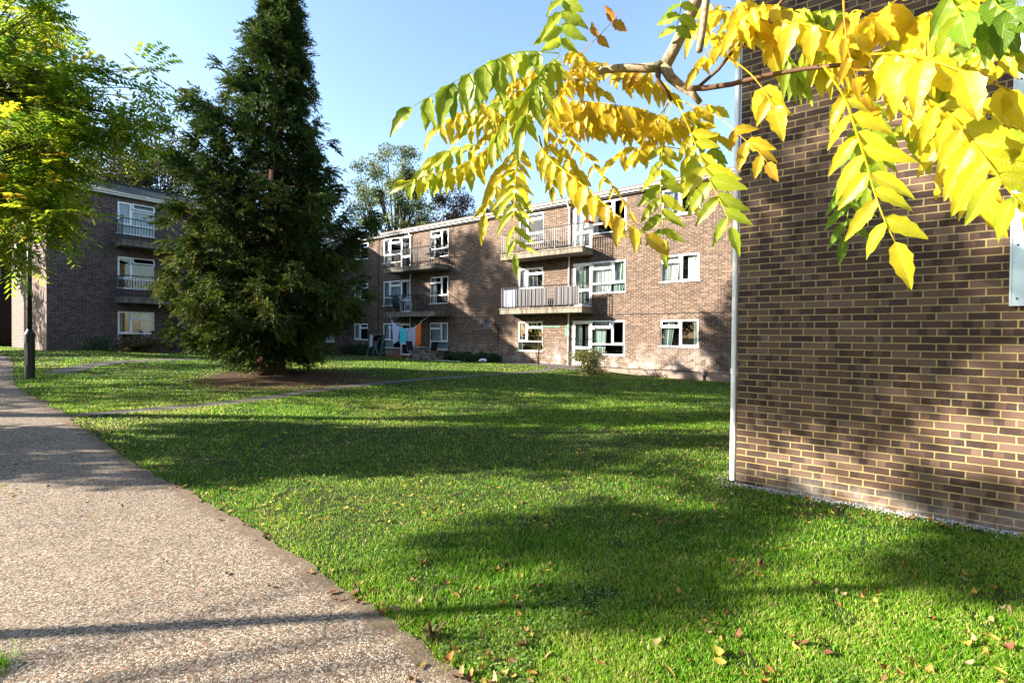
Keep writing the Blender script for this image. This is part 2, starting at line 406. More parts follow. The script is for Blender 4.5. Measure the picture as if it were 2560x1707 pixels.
def leaf_mat(name, stops, tr=.45, rough=.5, vein=False, spot=False):
    n = NT(name); t = n.attr('tint'); p = n.pos()
    c = n.ramp(n.math('ADD', t, n.math('MULTIPLY', n.math('SUBTRACT', n.noise(p, 18, 3), .5), .14)), stops)
    if vein:
        o = n.sep(n.uv())
        av = n.math('ABSOLUTE', o[1])
        mid = n.math('LESS_THAN', av, .035)
        sv = n.math('FRACT', n.math('SUBTRACT', n.math('MULTIPLY', o[0], 13.0), n.math('MULTIPLY', av, 2.2)))
        side = n.math('LESS_THAN', sv, .13)
        c = n.mix(n.math('MULTIPLY', n.math('MAXIMUM', mid, n.math('MULTIPLY', side, .55)), .55), c, (.62,.60,.28))
        if True:
            sp_ = n.math('MULTIPLY', n.math('SUBTRACT', n.noise(p, 75, 5, .75), .60), 7., clamp=True)
            edge_ = n.math('MULTIPLY', n.math('MULTIPLY', n.math('SUBTRACT', av, .72), 3., clamp=True), n.math('GREATER_THAN', n.noise(p, 22, 3), .56))
            sp_ = n.math('MAXIMUM', n.math('MULTIPLY', sp_, .55), n.math('MULTIPLY', edge_, .35))
            c = n.mix(n.math('MULTIPLY', n.math('SUBTRACT', n.noise(p, 9, 3), .55), 1.6, clamp=True), c, (.30,.36,.02))
            c = n.mix(n.math('MULTIPLY', sp_, n.math('GREATER_THAN', t, .55)), c, (.22,.09,.02))
        n.base(c, rough, .35)
        n.bump(n.math('ADD', n.math('ADD', n.math('MULTIPLY', sv, .8), n.math('MULTIPLY', mid, -1.0)), n.math('MULTIPLY', n.noise(p, 45, 3), .7)), .5, .004)
    else:
        n.base(c, rough, .3)
    n.translucent(c, tr); return n.m
M['leaf_near'] = leaf_mat('leaf_near', [(0, (.06,.15,.012)), (.22, (.17,.31,.016)), (.42, (.40,.48,.020)), (.58, (.68,.56,.018)), (.82, (.70,.48,.016)), (1, (.42,.17,.018))], .66, .4, vein=True)
M['leaf_walnut'] = leaf_mat('leaf_walnut', [(0, (.06,.14,.010)), (.4, (.20,.31,.018)), (.7, (.42,.44,.02)), (.9, (.60,.46,.02)), (1, (.62,.36,.03))], .6)
M['leaf_conifer'] = leaf_mat('leaf_conifer', [(0, (.007,.018,.003)), (.5, (.024,.050,.006)), (.85, (.085,.125,.012)), (1, (.14,.12,.02))], .22, .85)
M['leaf_green'] = leaf_mat('leaf_green', [(0, (.03,.06,.014)), (.5, (.085,.12,.028)), (1, (.22,.22,.05))], .35)
M['leaf_olive'] = leaf_mat('leaf_olive', [(0, (.018,.030,.012)), (.6, (.045,.062,.020)), (.85, (.10,.10,.03)), (1, (.28,.13,.03))], .3)
M['leaf_copper'] = leaf_mat('leaf_copper', [(0, (.025,.02,.018)), (.5, (.055,.032,.024)), (.8, (.10,.05,.028)), (1, (.26,.11,.03))], .3)
M['leaf_orange'] = leaf_mat('leaf_orange', [(0, (.12,.14,.02)), (.4, (.42,.32,.03)), (.8, (.62,.33,.03)), (1, (.6,.2,.03))], .5)
M['leaf_bush'] = leaf_mat('leaf_bush', [(0, (.03,.055,.015)), (.6, (.10,.12,.03)), (1, (.24,.17,.05))], .35)
M['leaf_bush_light'] = leaf_mat('leaf_clover', [(0, (.05,.12,.02)), (.6, (.12,.24,.04)), (1, (.26,.34,.09))], .4)
M['leaf_brown'] = leaf_mat('leaf_brown', [(0, (.05,.04,.018)), (.5, (.13,.08,.035)), (1, (.20,.13,.06))], .3)
M['leaf_dark_green'] = leaf_mat('leaf_dark_green', [(0, (.012,.032,.010)), (.7, (.03,.07,.02)), (1, (.07,.12,.03))], .35)  # dark green foliage of the low plants and shrubs
M['grass'] = leaf_mat('grass', [(0, (.040,.125,.005)), (.35, (.10,.27,.008)), (.62, (.22,.40,.018)), (.85, (.42,.46,.10)), (1, (.52,.41,.18))], .5, .5)
M['litter'] = leaf_mat('litter', [(0, (.06,.028,.014)), (.3, (.15,.065,.02)), (.55, (.32,.19,.03)), (1, (.55,.42,.07))], .2, .7)

# ------------------------------------------------------------------ ground, paths
def poly_strip(left, right, nseg=4):
    """mesh strip between two polylines with the same number of points"""
    mb = MB(); nL = len(left)
    for i in range(nL):
        for k in range(nseg+1):
            t = k/nseg; x = left[i][0]*(1-t)+right[i][0]*t; y = left[i][1]*(1-t)+right[i][1]*t
            mb.v.append((x, y, 0))
    for i in range(nL-1):
        for k in range(nseg):
            a = i*(nseg+1)+k
            mb.f.append((a, a+1, a+nseg+2, a+nseg+1)); mb.uv.append([(0,0)]*4)
    return mb
def densify(pts, step):
    pts = [np.array(p, float) for p in pts]
    # Catmull-Rom through the points
    out = []
    for i in range(len(pts)-1):
        p0 = pts[max(i-1,0)]; p1 = pts[i]; p2 = pts[i+1]; p3 = pts[min(i+2,len(pts)-1)]
        k = max(2, int(np.linalg.norm(p2-p1)/step))
        for j in range(k):
            t = j/k
            out.append(.5*((2*p1)+(-p0+p2)*t+(2*p0-5*p1+4*p2-p3)*t*t+(-p0+3*p1-3*p2+p3)*t**3))
    out.append(pts[-1]); return np.array(out)
def offset_line(L, d):
    T = np.gradient(L, axis=0); T /= np.linalg.norm(T, axis=1)[:,None]
    return L + np.c_[-T[:,1], T[:,0]]*(d[:,None] if hasattr(d, '__len__') else d)
def in_poly(x, y, P):
    c = np.zeros(len(x), bool); j = len(P)-1
    for i in range(len(P)):
        xi, yi = P[i]; xj, yj = P[j]
        if yi != yj:
            q = ((yi > y) != (yj > y)) & (x < (xj-xi)*(y-yi)/(yj-yi)+xi)
            c ^= q
        j = i
    return c
edge = densify([(2.6,.3),(.9,1.6),(-.15,2.48),(-.63,2.93),(-.97,3.2),(-1.58,3.77),(-2.46,4.5),(-3.48,5.27),(-4.87,6.27),(-6.4,7.48),(-7.7,8.6),(-9.24,9.8),(-10.99,11.1),(-13.1,12.9),(-15.2,15.0),(-18.5,18.0),(-24,22)], .06)
wob = np.cumsum(rng.normal(0, .009, len(edge))); wob -= np.convolve(wob, np.ones(51)/51, 'same'); wob[:26] = 0; wob[-26:] = 0
edge_r = offset_line(edge, wob + rng.normal(0, .011, len(edge)))
edge_l = offset_line(edge, 1.86 + wob[::-1])
path_poly = np.r_[edge_r, edge_l[::-1]]
mb = poly_strip(edge_l, edge_r, 10)
V = np.array(mb.v); V[:,2] = gz(V[:,0], V[:,1]) + .012; mb.v = V.tolist()
po_ = mb.build('path', M['gravel_path'], kind='structure')
at_e = po_.data.attributes.new('edge', 'FLOAT', 'POINT')
at_e.data.foreach_set('value', np.tile([.75,.12,0]+[0]*5+[0,.12,.75], len(edge)).astype('f'))
# narrow path across the lawn
cl = densify([(-7.9,8.75),(-5.95,10.65),(-4.78,12.7),(-3.35,14.7),(-1.15,17.1),(.5,18.75),(1.3,19.7),(1.75,20.9)], .25)
nl, nr = offset_line(cl, .20+rng.normal(0,.012,len(cl))), offset_line(cl, -.20+rng.normal(0,.012,len(cl)))
mb = poly_strip(nl, nr, 2); V = np.array(mb.v); V[:,2] = gz(V[:,0], V[:,1]) + .010; mb.v = V.tolist()
mb.build('narrow_path', M['paving'], kind='structure')
narrow_poly = np.r_[nl, nr[::-1]]
cl = densify([(-13.2,14.2),(-13.9,17.3),(-12.1,20.2),(-9.6,23.8),(-8.3,26.6),(-7.4,28.4)], .3)
fl, frr = offset_line(cl, .38), offset_line(cl, -.38)
mb = poly_strip(fl, frr, 3); V = np.array(mb.v); V[:,2] = gz(V[:,0], V[:,1]) + .010; mb.v = V.tolist()
mb.build('far_path', M['paving'], kind='structure')
far_poly = np.r_[fl, frr[::-1]]
# apron of paving by the doors
ap = [MID(u, o, 0)[:2] for u, o in ((10.5,.02),(10.8,.9),(12.5,1.25),(14.6,1.35),(16.2,1.5),(17.1,1.7),(18.0,1.5),(18.1,.02))]
mb = MB()
us = np.linspace(10.6, 18.1, 26)
top = [MID(u, .02, 0)[:2] for u in us]; bot = [MID(u, np.interp(u, (10.6,12.5,14.6,16.4,17.3,18.1), (.5,1.0,1.15,1.45,1.75,1.3)) + rng.normal(0,.02), 0)[:2] for u in us]
mb = poly_strip(top, bot, 5); V = np.array(mb.v); V[:,2] = gz(V[:,0], V[:,1]) + .016; mb.v = V.tolist()
mb.build('pavement', M['paving'], kind='structure')
pave_poly = np.array(list(top)+list(bot)[::-1])

# lawn sheet: fine in the middle, running out to the horizon
xs = np.r_[-600,-300,-150,-90,-65,-50, np.arange(-42, 24.01, .5), 32,45,70,120,250,600]
ys = np.r_[-300,-120,-60,-30, np.arange(-18, 48.01, .5), 55,70,100,160,300,700]
X, Y = np.meshgrid(xs, ys); Z = gz(X, Y)
nx, ny = len(xs), len(ys)
V = np.c_[X.ravel(), Y.ravel(), Z.ravel()]
fs = [(j*nx+i, j*nx+i+1, (j+1)*nx+i+1, (j+1)*nx+i) for j in range(ny-1) for i in range(nx-1)]
mb = MB(); mb.v = V.tolist(); mb.f = fs; mb.uv = [[(0,0)]*4]*len(fs)
mb.build('lawn', M['lawn'], kind='structure', smooth=True)

def blocked(x, y):
    b = in_poly(x, y, path_poly) | in_poly(x, y, narrow_poly) | in_poly(x, y, far_poly) | in_poly(x, y, pave_poly)
    # inside buildings
    px = x-CORNER[0]; py = y-CORNER[1]
    u = -(px*dA[0]+py*dA[1]); o = -(px*dB[0]+py*dB[1])
    b |= (o < .05) & (u > -8.5)
    b |= (u < .05) & (o < 15.0)
    qx = x-RW[0]; qy = y-RW[1]; u = -(qx*dA[0]+qy*dA[1]); o = -(qx*dB[0]+qy*dB[1])
    b |= (o < .10) & (o > -9) & (u > -.05)
    return b
def bed(x, y):
    dx, dy = x+6.6, y-14.2
    return np.hypot((dx*.8+dy*.25)/2.4, (-dx*.25+dy*.8)/1.9)
def scatter(N, y0, y1, margin=.15):
    """uniform per picture area on the ground in front of the camera"""
    s = rng.uniform(1/y1, 1/y0, N); y = 1/s
    x = rng.uniform(-1.07, 1.07, N)*y
    return x, y
def vnoise(x, y, sc, seed=0):
    r = np.random.default_rng(seed); g = r.random((64, 64))
    fx, fy = x/sc, y/sc; ix, iy = np.floor(fx).astype(int), np.floor(fy).astype(int)
    tx, ty = fx-ix, fy-iy; tx = tx*tx*(3-2*tx); ty = ty*ty*(3-2*ty)
    a = g[ix % 64, iy % 64]; b = g[(ix+1) % 64, iy % 64]; c = g[ix % 64, (iy+1) % 64]; d = g[(ix+1) % 64, (iy+1) % 64]
    return (a*(1-tx)+b*tx)*(1-ty)+(c*(1-tx)+d*tx)*ty

def blades(N, y0, y1, hmul=1.0):
    x, y = scatter(N, y0, y1)
    patch = vnoise(x, y, 1.3, 1)*.6+vnoise(x, y, .35, 2)*.4
    jx, jy = rng.normal(0,1,(2,N))*np.where(rng.random(N) < .25, .06, .02)
    keep = ~blocked(x+jx, y+jy) & ((vnoise(x, y, .30, 31)*.6+vnoise(x, y, .09, 32)*.4 > .27) | (rng.random(N) < .25)) & (bed(x, y)+(vnoise(x, y, .5, 51)-.5)*.7 > .92+rng.normal(0,.2,N)) & (rng.random(N) < np.clip(.45+1.3*patch, .35, 1)) \
         & (np.hypot(x-(-.8), (y-11.)*1.2) > .45+rng.normal(0,.2,N)) & (np.hypot(x-4.6, (y-16.2)) > .3+rng.normal(0,.12,N))
    x, y, patch = x[keep], y[keep], patch[keep]; n = len(x)
    z = gz(x, y)
    w = np.maximum(.0022, .00042*y)*rng.uniform(.7, 1.4, n)
    h = rng.uniform(.014, .040, n)*(.65+.8*patch)*hmul
    # shorter where people walk along the edges of the paths
    th = rng.uniform(0, 2*np.pi, n); lean = rng.uniform(.15, 1.0, n)*h
    ph = rng.uniform(0, 2*np.pi, n)
    base = np.c_[x, y, z-.003]; d = np.c_[np.cos(th), np.sin(th), 0*th]; side = np.c_[np.cos(ph), np.sin(ph), 0*ph]
    up = np.array([0, 0, 1.0])
    P = np.empty((n, 5, 3))
    P[:,0] = base-side*w[:,None]; P[:,1] = base+side*w[:,None]
    mid = base+up*(h*.6)[:,None]+d*(lean*.3)[:,None]
    P[:,2] = mid+side*(w*.8)[:,None]; P[:,3] = mid-side*(w*.8)[:,None]
    P[:,4] = base+up*h[:,None]+d*lean[:,None]
    dry = vnoise(x, y, 2.2, 5)
    tint = np.clip(.10+.30*vnoise(x, y, .9, 3)+.30*vnoise(x, y, .17, 4)+.5*(rng.random(n)-.5)+.8*np.clip(dry-.6, 0, 1)+(rng.random(n) > .84)*rng.uniform(.3,.6,n), 0, 1)
    return P, tint
parts = [blades(420000, 1.9, 9.0), blades(230000, 9.0, 30.0, 1.2)]
P = np.concatenate([a for a, b in parts]); T = np.concatenate([b for a, b in parts])
bulk('grass', P, 5, [(0,1,2,3),(3,2,4)], M['grass'], tint=T, kind='stuff', label='short uneven lawn grass with drier patches', cat='grass')

gxy = rng.normal(0, 1, (420,2))*np.array([.05,.10])+np.array([-2.70,2.46]); gxy = gxy[gxy[:,0] < -2.58]; n = len(gxy)
z = gz(gxy[:,0], gxy[:,1]); hgt = rng.uniform(.03,.07,n); th = rng.uniform(0,6.28,n); ld = np.c_[np.cos(th), np.sin(th), 0*th]; sd = np.c_[-np.sin(th), np.cos(th), 0*th]*.0022
Bp = np.c_[gxy, z]; P = np.empty((n,5,3)); P[:,0] = Bp-sd; P[:,1] = Bp+sd; mdl = Bp+np.array([0,0,1])*(hgt*.6)[:,None]+ld*(hgt*.15)[:,None]; P[:,2] = mdl+sd; P[:,3] = mdl-sd; P[:,4] = Bp+np.array([0,0,1])*hgt[:,None]+ld*(hgt*.5)[:,None]
bulk('grass_tuft', P, 5, [(0,1,2,3),(3,2,4)], M['grass'], tint=rng.uniform(.1,.6,n), origin=(-2.7,2.55,0), label='tuft of longer grass at the bottom left edge of the gravel path', cat='grass tuft', kind='stuff')
# ------------------------------------------------------------------ buildings
def wall_face(mb, P, u0, u1, z0, z1, holes, o=0.0, rev=.09):
    us = sorted({u0, u1, *[h[0] for h in holes], *[h[1] for h in holes]})
    zs = sorted({z0, z1, *[h[2] for h in holes], *[h[3] for h in holes]})
    us = [u for u in us if u0 <= u <= u1]; zs = [z for z in zs if z0 <= z <= z1]
    for i in range(len(us)-1):
        for j in range(len(zs)-1):
            a, b, c, d = us[i], us[i+1], zs[j], zs[j+1]; cu, cz = (a+b)/2, (c+d)/2
            if any(h[0] < cu < h[1] and h[2] < cz < h[3] for h in holes): continue
            mb.quad(P(a,o,c), P(b,o,c), P(b,o,d), P(a,o,d), [(a,c),(b,c),(b,d),(a,d)])
    for a, b, c, d in holes:
        for q, uvq in (((P(a,o,c),P(a,o,d),P(a,o-rev,d),P(a,o-rev,c)), [(0,c),(0,d),(rev,d),(rev,c)]),
                  ((P(b,o,c),P(b,o-rev,c),P(b,o-rev,d),P(b,o,d)), [(0,c),(rev,c),(rev,d),(0,d)]),
                  ((P(a,o,d),P(b,o,d),P(b,o-rev,d),P(a,o-rev,d)), [(a,0),(b,0),(b,rev),(a,rev)]),
                  ((P(a,o,c),P(a,o-rev,c),P(b,o-rev,c),P(b,o,c)), [(a,0),(a,rev),(b,rev),(b,0)])):
            mb.quad(*q, uvq)

def ring(mb, P, a, b, c, d, w, o0, o1):
    """rectangular frame"""
    mb.box(P, a, a+w, o0, o1, c, d); mb.box(P, b-w, b, o0, o1, c, d)
    mb.box(P, a+w, b-w, o0, o1, c, c+w); mb.box(P, a+w, b-w, o0, o1, d-w, d)

def sheet_curtain(mb, P, a, b, c, d, o, waves=9, amp=.035, taper=0.0):
    n = max(8, int((b-a)*24)); pv = []
    for i in range(n+1):
        t = i/n
        for j, z in enumerate((d, (c+d)/2, c)):
            k = taper*(j/2)
            u = a+(b-a)*(t*(1-k))
            pv.append(P(u, o+amp*math.sin(t*(b-a)*waves*6.28+math.sin(t*17)*.8)*(1+.15*j), z))
    mb.add(pv, [(i*3+j, i*3+3+j, i*3+4+j, i*3+1+j) for i in range(n) for j in range(2)])

def window(bld, P, a, b, c, d, panes, sill=True, curtains=(), name='window', label=None, flip=False):
    """panes: (u0,u1,z0,z1,kind) in fractions of the opening; kind f fixed, s sash, v open top vent"""
    W, H = b-a, d-c
    mb = MB(); fo, bo = -.025, -.085
    holes = []
    for pu0, pu1, pz0, pz1, k in panes:
        holes.append((a+pu0*W+.028, a+pu1*W-.028, c+pz0*H+.028, c+pz1*H-.028))
    wall_face(mb, P, a, b, c, d, holes, fo, .05)
    mb.box(P, a, a+.02, bo, fo-.001, c, d); mb.box(P, b-.02, b, bo, fo-.001, c, d)
    fr = mb.build(name, M['upvc'], bld, label=label)
    g = MB(); sash = MB(); ns = 0
    for (h0, h1, h2, h3), (pu0, pu1, pz0, pz1, k) in zip(holes, panes):
        if k == 's':
            ring(sash, P, h0-.012, h1+.012, h2-.012, h3+.012, .058, fo-.03, fo+.014); ns += 1
        if k == 'v':   # hinged at the top, pushed open
            ang = RAD(24); hh = h3-h2
            def Q(u, o, z, h3=h3): return P(u, fo+.02+(h3-z)*math.sin(ang)+o*math.cos(ang), h3-(h3-z)*math.cos(ang)+o*math.sin(ang))
            ring(sash, Q, h0-.01, h1+.01, h2-.01, h3+.01, .045, -.01, .03); ns += 1
            g.quad(Q(h0,0,h2), Q(h1,0,h2), Q(h1,0,h3), Q(h0,0,h3))
        else:
            g.quad(P(h0,-.06,h2), P(h1,-.06,h2), P(h1,-.06,h3), P(h0,-.06,h3))
    g.build('pane', M['glass'], fr)
    if ns: sash.build('sash', M['upvc'], fr)
    if sill:
        s = MB(); s.box(P, a-.05, b+.05, -.06, .055, c-.035, c-.002); s.build('sill', M['upvc'], fr)
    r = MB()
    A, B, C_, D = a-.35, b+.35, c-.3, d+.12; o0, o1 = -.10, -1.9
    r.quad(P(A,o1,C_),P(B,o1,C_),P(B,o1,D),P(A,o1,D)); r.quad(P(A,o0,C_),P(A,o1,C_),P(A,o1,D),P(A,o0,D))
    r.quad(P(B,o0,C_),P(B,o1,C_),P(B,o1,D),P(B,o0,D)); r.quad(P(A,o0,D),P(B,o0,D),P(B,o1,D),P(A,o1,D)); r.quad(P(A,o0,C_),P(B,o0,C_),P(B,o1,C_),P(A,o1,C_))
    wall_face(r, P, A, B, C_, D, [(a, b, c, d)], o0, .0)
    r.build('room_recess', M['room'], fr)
    for (f0, f1, mt, taper) in curtains:
        cu = MB(); sheet_curtain(cu, P, a+f0*W, a+f1*W, c+.02, d-.03, -.17, taper=taper); cu.build('curtain', M[mt], fr)
    return fr

def door(bld, P, a, b, c, d, split=.38, curtains=(), mirror=False):
    mb = MB(); W = b-a; fo = -.02
    h = [(a+.13, b-.13, c+.16, c+(d-c)*split-.05), (a+.13, b-.13, c+(d-c)*split+.07, d-.14)]
    wall_face(mb, P, a, b, c, d, h, fo, .05)
    ring(mb, P, a+.055, b-.055, c+.05, d-.06, .02, fo, fo+.012)
    dr = mb.build('door', M['upvc'], bld)
    g = MB()
    for q in h: g.quad(P(q[0],-.05,q[2]),P(q[1],-.05,q[2]),P(q[1],-.05,q[3]),P(q[0],-.05,q[3]))
    g.build('pane', M['glass'], dr)
    hd = MB(); hd.box(P, a+.075, a+.105, fo, fo+.02, c+.88, c+1.1); hd.tube([P(a+.09, fo+.05, c+1.02), P(a+.2, fo+.05, c+1.02)], .011, 6); hd.tube([P(a+.09, fo, c+1.02), P(a+.09, fo+.05, c+1.02)], .011, 6)
    hd.build('handle', M['white_plastic'], dr)
    r = MB(); A, B, C_, D = a-.15, b+.02, c-.05, d+.1; o0, o1 = -.10, -1.7
    r.quad(P(A,o1,C_),P(B,o1,C_),P(B,o1,D),P(A,o1,D)); r.quad(P(A,o0,C_),P(A,o1,C_),P(A,o1,D),P(A,o0,D)); r.quad(P(B,o0,C_),P(B,o1,C_),P(B,o1,D),P(B,o0,D)); r.quad(P(A,o0,D),P(B,o0,D),P(B,o1,D),P(A,o1,D)); r.quad(P(A,o0,C_),P(B,o0,C_),P(B,o1,C_),P(A,o1,C_))
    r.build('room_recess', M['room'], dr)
    for (f0, f1, mt, taper) in curtains:
        cu = MB(); sheet_curtain(cu, P, a+f0*W, a+f1*W, c+.05, d-.05, -.16, taper=taper); cu.build('curtain', M[mt], dr)
    return dr

def balcony(bld, P, u0, u1, dep, z, th=.26, rail=.97, mat='iron'):
    s = MB(); s.box(P, u0, u1, .002, dep, z-th, z-.055); s.box(P, u0-.02, u1+.02, .002, dep+.03, z-.055, z)
    sl = s.build('balcony', M['concrete'], bld)
    r = MB(); e = .06
    runs = [((u0+e, 0.02), (u0+e, dep-e)), ((u0+e, dep-e), (u1-e, dep-e)), ((u1-e, dep-e), (u1-e, .02))]
    for (ua, oa), (ub, ob) in runs:
        L = math.hypot(ub-ua, ob-oa); n = int(L/.112)
        for zz, t in ((z+rail, .022), (z+.10, .014)):
            A, B = P(ua, oa, zz), P(ub, ob, zz); r.tube([A, B], t, 4)
        for i in range(n+1):
            t = i/n; u = ua+(ub-ua)*t; o = oa+(ob-oa)*t
            post = i % 13 == 0
            r.tube([P(u, o, z if post else z+.09), P(u, o, z+rail-.01)], .019 if post else .012, 4, caps=False)
    r.build('railing', M[mat], sl)
    return sl

def gutter(bld, P, u0, u1, z, mat='white_gutter'):
    mb = MB(); n = 8; r = .06; oc = .245
    us = np.arange(u0, u1+.01, (u1-u0)/8)
    for a, b in zip(us[:-1], us[1:]):
        for k in range(n):
            t0, t1 = math.pi*k/n, math.pi*(k+1)/n
            for rr in (r, r-.006):
                mb.quad(P(a, oc+rr*math.cos(t0), z-rr*math.sin(t0)), P(b, oc+rr*math.cos(t0), z-rr*math.sin(t0)), P(b, oc+rr*math.cos(t1), z-rr*math.sin(t1)), P(a, oc+rr*math.cos(t1), z-rr*math.sin(t1)))
        mb.box(P, a-.03, a+.03, oc-.07, oc+.068, z-.068, z+.008)
    mb.build('gutter', M[mat], bld)
    fb = MB(); fb.box(P, u0, u1, .14, .18, z-.13, z-.005); fb.build('fascia', M[mat], bld)
    sb = MB(); sb.box(P, u0, u1, -.001, .11, z-.20, z-.10); sb.build('soffit', M['black_soffit'], bld)

def roof(bld, P, u0, u1, zg, dep, mat, ext=0.0):
    mb = MB(); sl = math.tan(RAD(17.7)); oe = .205; ze = zg+.02; half = dep/2
    zr = ze+sl*(oe+half); L = (oe+half)/math.cos(RAD(17.7))
    for s_, (oa, ob) in enumerate(((oe, -half), (-dep-oe, -half))):
        mb.quad(P(u0,oa,ze), P(u1,oa,ze), P(u1,ob,zr), P(u0,ob,zr), [(u0,0),(u1,0),(u1,L),(u0,L)])
        mb.quad(P(u0,oa,ze-.04), P(u1,oa,ze-.04), P(u1,ob,zr-.04), P(u0,ob,zr-.04), [(u0,0),(u1,0),(u1,L),(u0,L)])
    mb.quad(P(u0,oe,ze-.04),P(u1,oe,ze-.04),P(u1,oe,ze),P(u0,oe,ze))
    mb.build('roof', M[mat], bld)
    rt = MB(); k = int((u1-u0)/.45)
    for i in range(k):
        a = u0+i*.45; rt.tube([P(a, -half, zr-.02), P(a+.44, -half, zr-.02)], [.115, .105], 8)
    rt.build('ridge_tiles', M[mat], bld)
    return zr

def bedding(bld, P, pts): pass

# --- the long sunlit block -------------------------------------------------
mid = empty('apartment_block', MID(10, 0, .4), 'long three storey brown brick block with sunlit facade and two stacks of balconies', 'building')
Z0, Z1, Z2 = 2.46, 5.04, 7.65                     # window heads of the three floors
END = 26.6
ops = []
S1 = dict(w1=(3.43, 5.03), d=(5.03, 5.96), w2=(7.6, 9.04))
S2 = dict(w0=(13.86, 15.31), d=(16.93, 17.9), w=(17.9, 19.49))
R = (21.02, 22.54)
heads = (Z0, Z1, Z2); doorz = (.48, 3.07, 5.63)
for fz, dz in zip(heads, doorz):
    ops += [(S1['w1'][0], S1['w1'][1], fz-1.5, fz), (S1['d'][0], S1['d'][1], dz, fz), (S1['w2'][0], S1['w2'][1], fz-1.5, fz),
            (S2['w0'][0], S2['w0'][1], fz-1.42, fz), (S2['d'][0], S2['d'][1], dz, fz), (S2['w'][0], S2['w'][1], fz-1.48 if fz < 3 else fz-1.38, fz),
            (R[0], R[1], fz-1.07, fz)]
ops += [(.45, 1.88, fz-1.03, fz) for fz in heads]
wb = MB()
WT = 7.80; MD = 8.2
wall_face(wb, MID, 0, END, .40, WT, ops, 0.0, .10)
wb.quad(MID(END,0,.0), MID(END,-MD,.0), MID(END,-MD,WT), MID(END,0,WT), [(0,0),(MD,0),(MD,WT),(0,WT)])
wb.add([MID(END,0,WT), MID(END,-MD,WT), MID(END,-MD/2,WT+1.35)], [(0,1,2)], [[(0,WT),(MD,WT),(MD/2,WT+1.35)]])
wb.quad(MID(0,-MD,0), MID(END,-MD,0), MID(END,-MD,WT), MID(0,-MD,WT), [(0,0),(END,0),(END,WT),(0,WT)])
wb.build('brick_wall', M['brick_mid'], mid)
pb = MB(); pb.box(MID, 18.05, END, -.05, .018, -.3, .398); pb.box(MID, 0, 18.05, -.05, .006, -.2, .398); pb.build('plinth', M['render_plinth'], mid)
WIN_A = [(0,.36,.32,1,'s'),(.36,1,.78,1,'s'),(.36,1,.32,.78,'f'),(0,1,0,.32,'f')]     # vent right
WIN_B = [(0,.62,.76,1,'s'),(.62,1,.30,1,'s'),(0,.62,.30,.76,'f'),(0,1,0,.30,'f')]     # vent left
WIN_Bv = [(0,.62,.76,1,'v'),(.62,1,.30,1,'s'),(0,.62,.30,.76,'f'),(0,1,0,.30,'f')]
WIN_S1 = [(0,.40,.32,1,'s'),(.40,1,.78,1,'s'),(.40,1,.32,.78,'f'),(0,1,0,.32,'f')]
WIN_R = [(0,.52,.72,1,'s'),(0,.52,0,.72,'f'),(.52,1,0,1,'s')]
def fw(rect, fz, hgt, panes, cur, **k): return window(mid, MID, rect[0], rect[1], fz-hgt, fz, panes, curtains=cur, **k)
# stack 1
fw(S1['w1'], Z0, 1.5, [(0,.40,.32,1,'s'),(.40,1,.78,1,'v'),(.40,1,.32,.78,'f'),(0,1,0,.32,'f')], [(0,.5,'net',0)])
fw(S1['w1'], Z1, 1.5, WIN_S1, [(0,.9,'net',0)])
fw(S1['w1'], Z2, 1.5, WIN_S1, [(.05,.35,'curtain_white',0)])
fw(S1['w2'], Z0, 1.5, WIN_B, [(0,1,'net',0)])
fw(S1['w2'], Z1, 1.5, WIN_B, [(0,.22,'curtain_white',0)])
fw(S1['w2'], Z2, 1.5, WIN_B, [(0,.2,'curtain_white',0)])
for k, (fz, dz) in enumerate(zip(heads, doorz)):
    door(mid, MID, S1['d'][0], S1['d'][1], dz, fz, curtains=[[], [(.05,.95,'net',0)], [(.1,.35,'curtain_white',.2)]][k])
# stack 2
fw(S2['w0'], Z0, 1.42, WIN_A, [(0,.12,'curtain_white',0)])
fw(S2['w0'], Z1, 1.42, WIN_A, [(0,.33,'curtain_white',0),(.38,.72,'screen_cloth',0)])
fw(S2['w0'], Z2, 1.42, WIN_A, [])
fw(S2['w'], Z0, 1.48, WIN_Bv, [(.03,.42,'curtain_green',.1),(.9,1,'curtain_green',0)])
fw(S2['w'], Z1, 1.38, WIN_B, [(0,.55,'curtain_white',0),(.62,1,'curtain_green',.3)])
fw(S2['w'], Z2, 1.38, WIN_B, [(0,.12,'curtain_white',0)])
for k, (fz, dz) in enumerate(zip(heads, doorz)):
    door(mid, MID, S2['d'][0], S2['d'][1], dz, fz, curtains=[[(.1,.42,'curtain_green',0)], [(.1,.9,'curtain_green',0)], [(.1,.6,'curtain_white',.2)]][k])
fw(R, Z0, 1.07, WIN_R, [(.05,.35,'curtain_green',.3),(.85,1,'curtain_green',0)])
fw(R, Z1, 1.07, WIN_R, [(0,.5,'curtain_white',.15),(.68,1,'curtain_white',.15)])
fw(R, Z2, 1.07, [(0,.48,0,1,'s'),(.48,1,0,1,'s')], [(.05,.3,'curtain_blue',.1)])
for k, fz in enumerate(heads):
    window(mid, MID, .45, 1.88, fz-1.03, fz, [(0,.42,0,1,'s'),(.42,1,.7,1,'s'),(.42,1,0,.7,'f')], curtains=[(0,.3,'net',0)])
balcony(mid, MID, 4.85, 9.18, 1.1, 3.04); balcony(mid, MID, 4.85, 9.18, 1.1, 5.60)
balcony(mid, MID, 13.5, 17.97, 1.0, 3.05); balcony(mid, MID, 13.5, 17.97, 1.0, 5.62, mat='iron_worn')
gutter(mid, MID, .1, END+.2, 7.91)
roof(mid, MID, -4.2, END+.3, 7.93, MD, 'tile_brown')
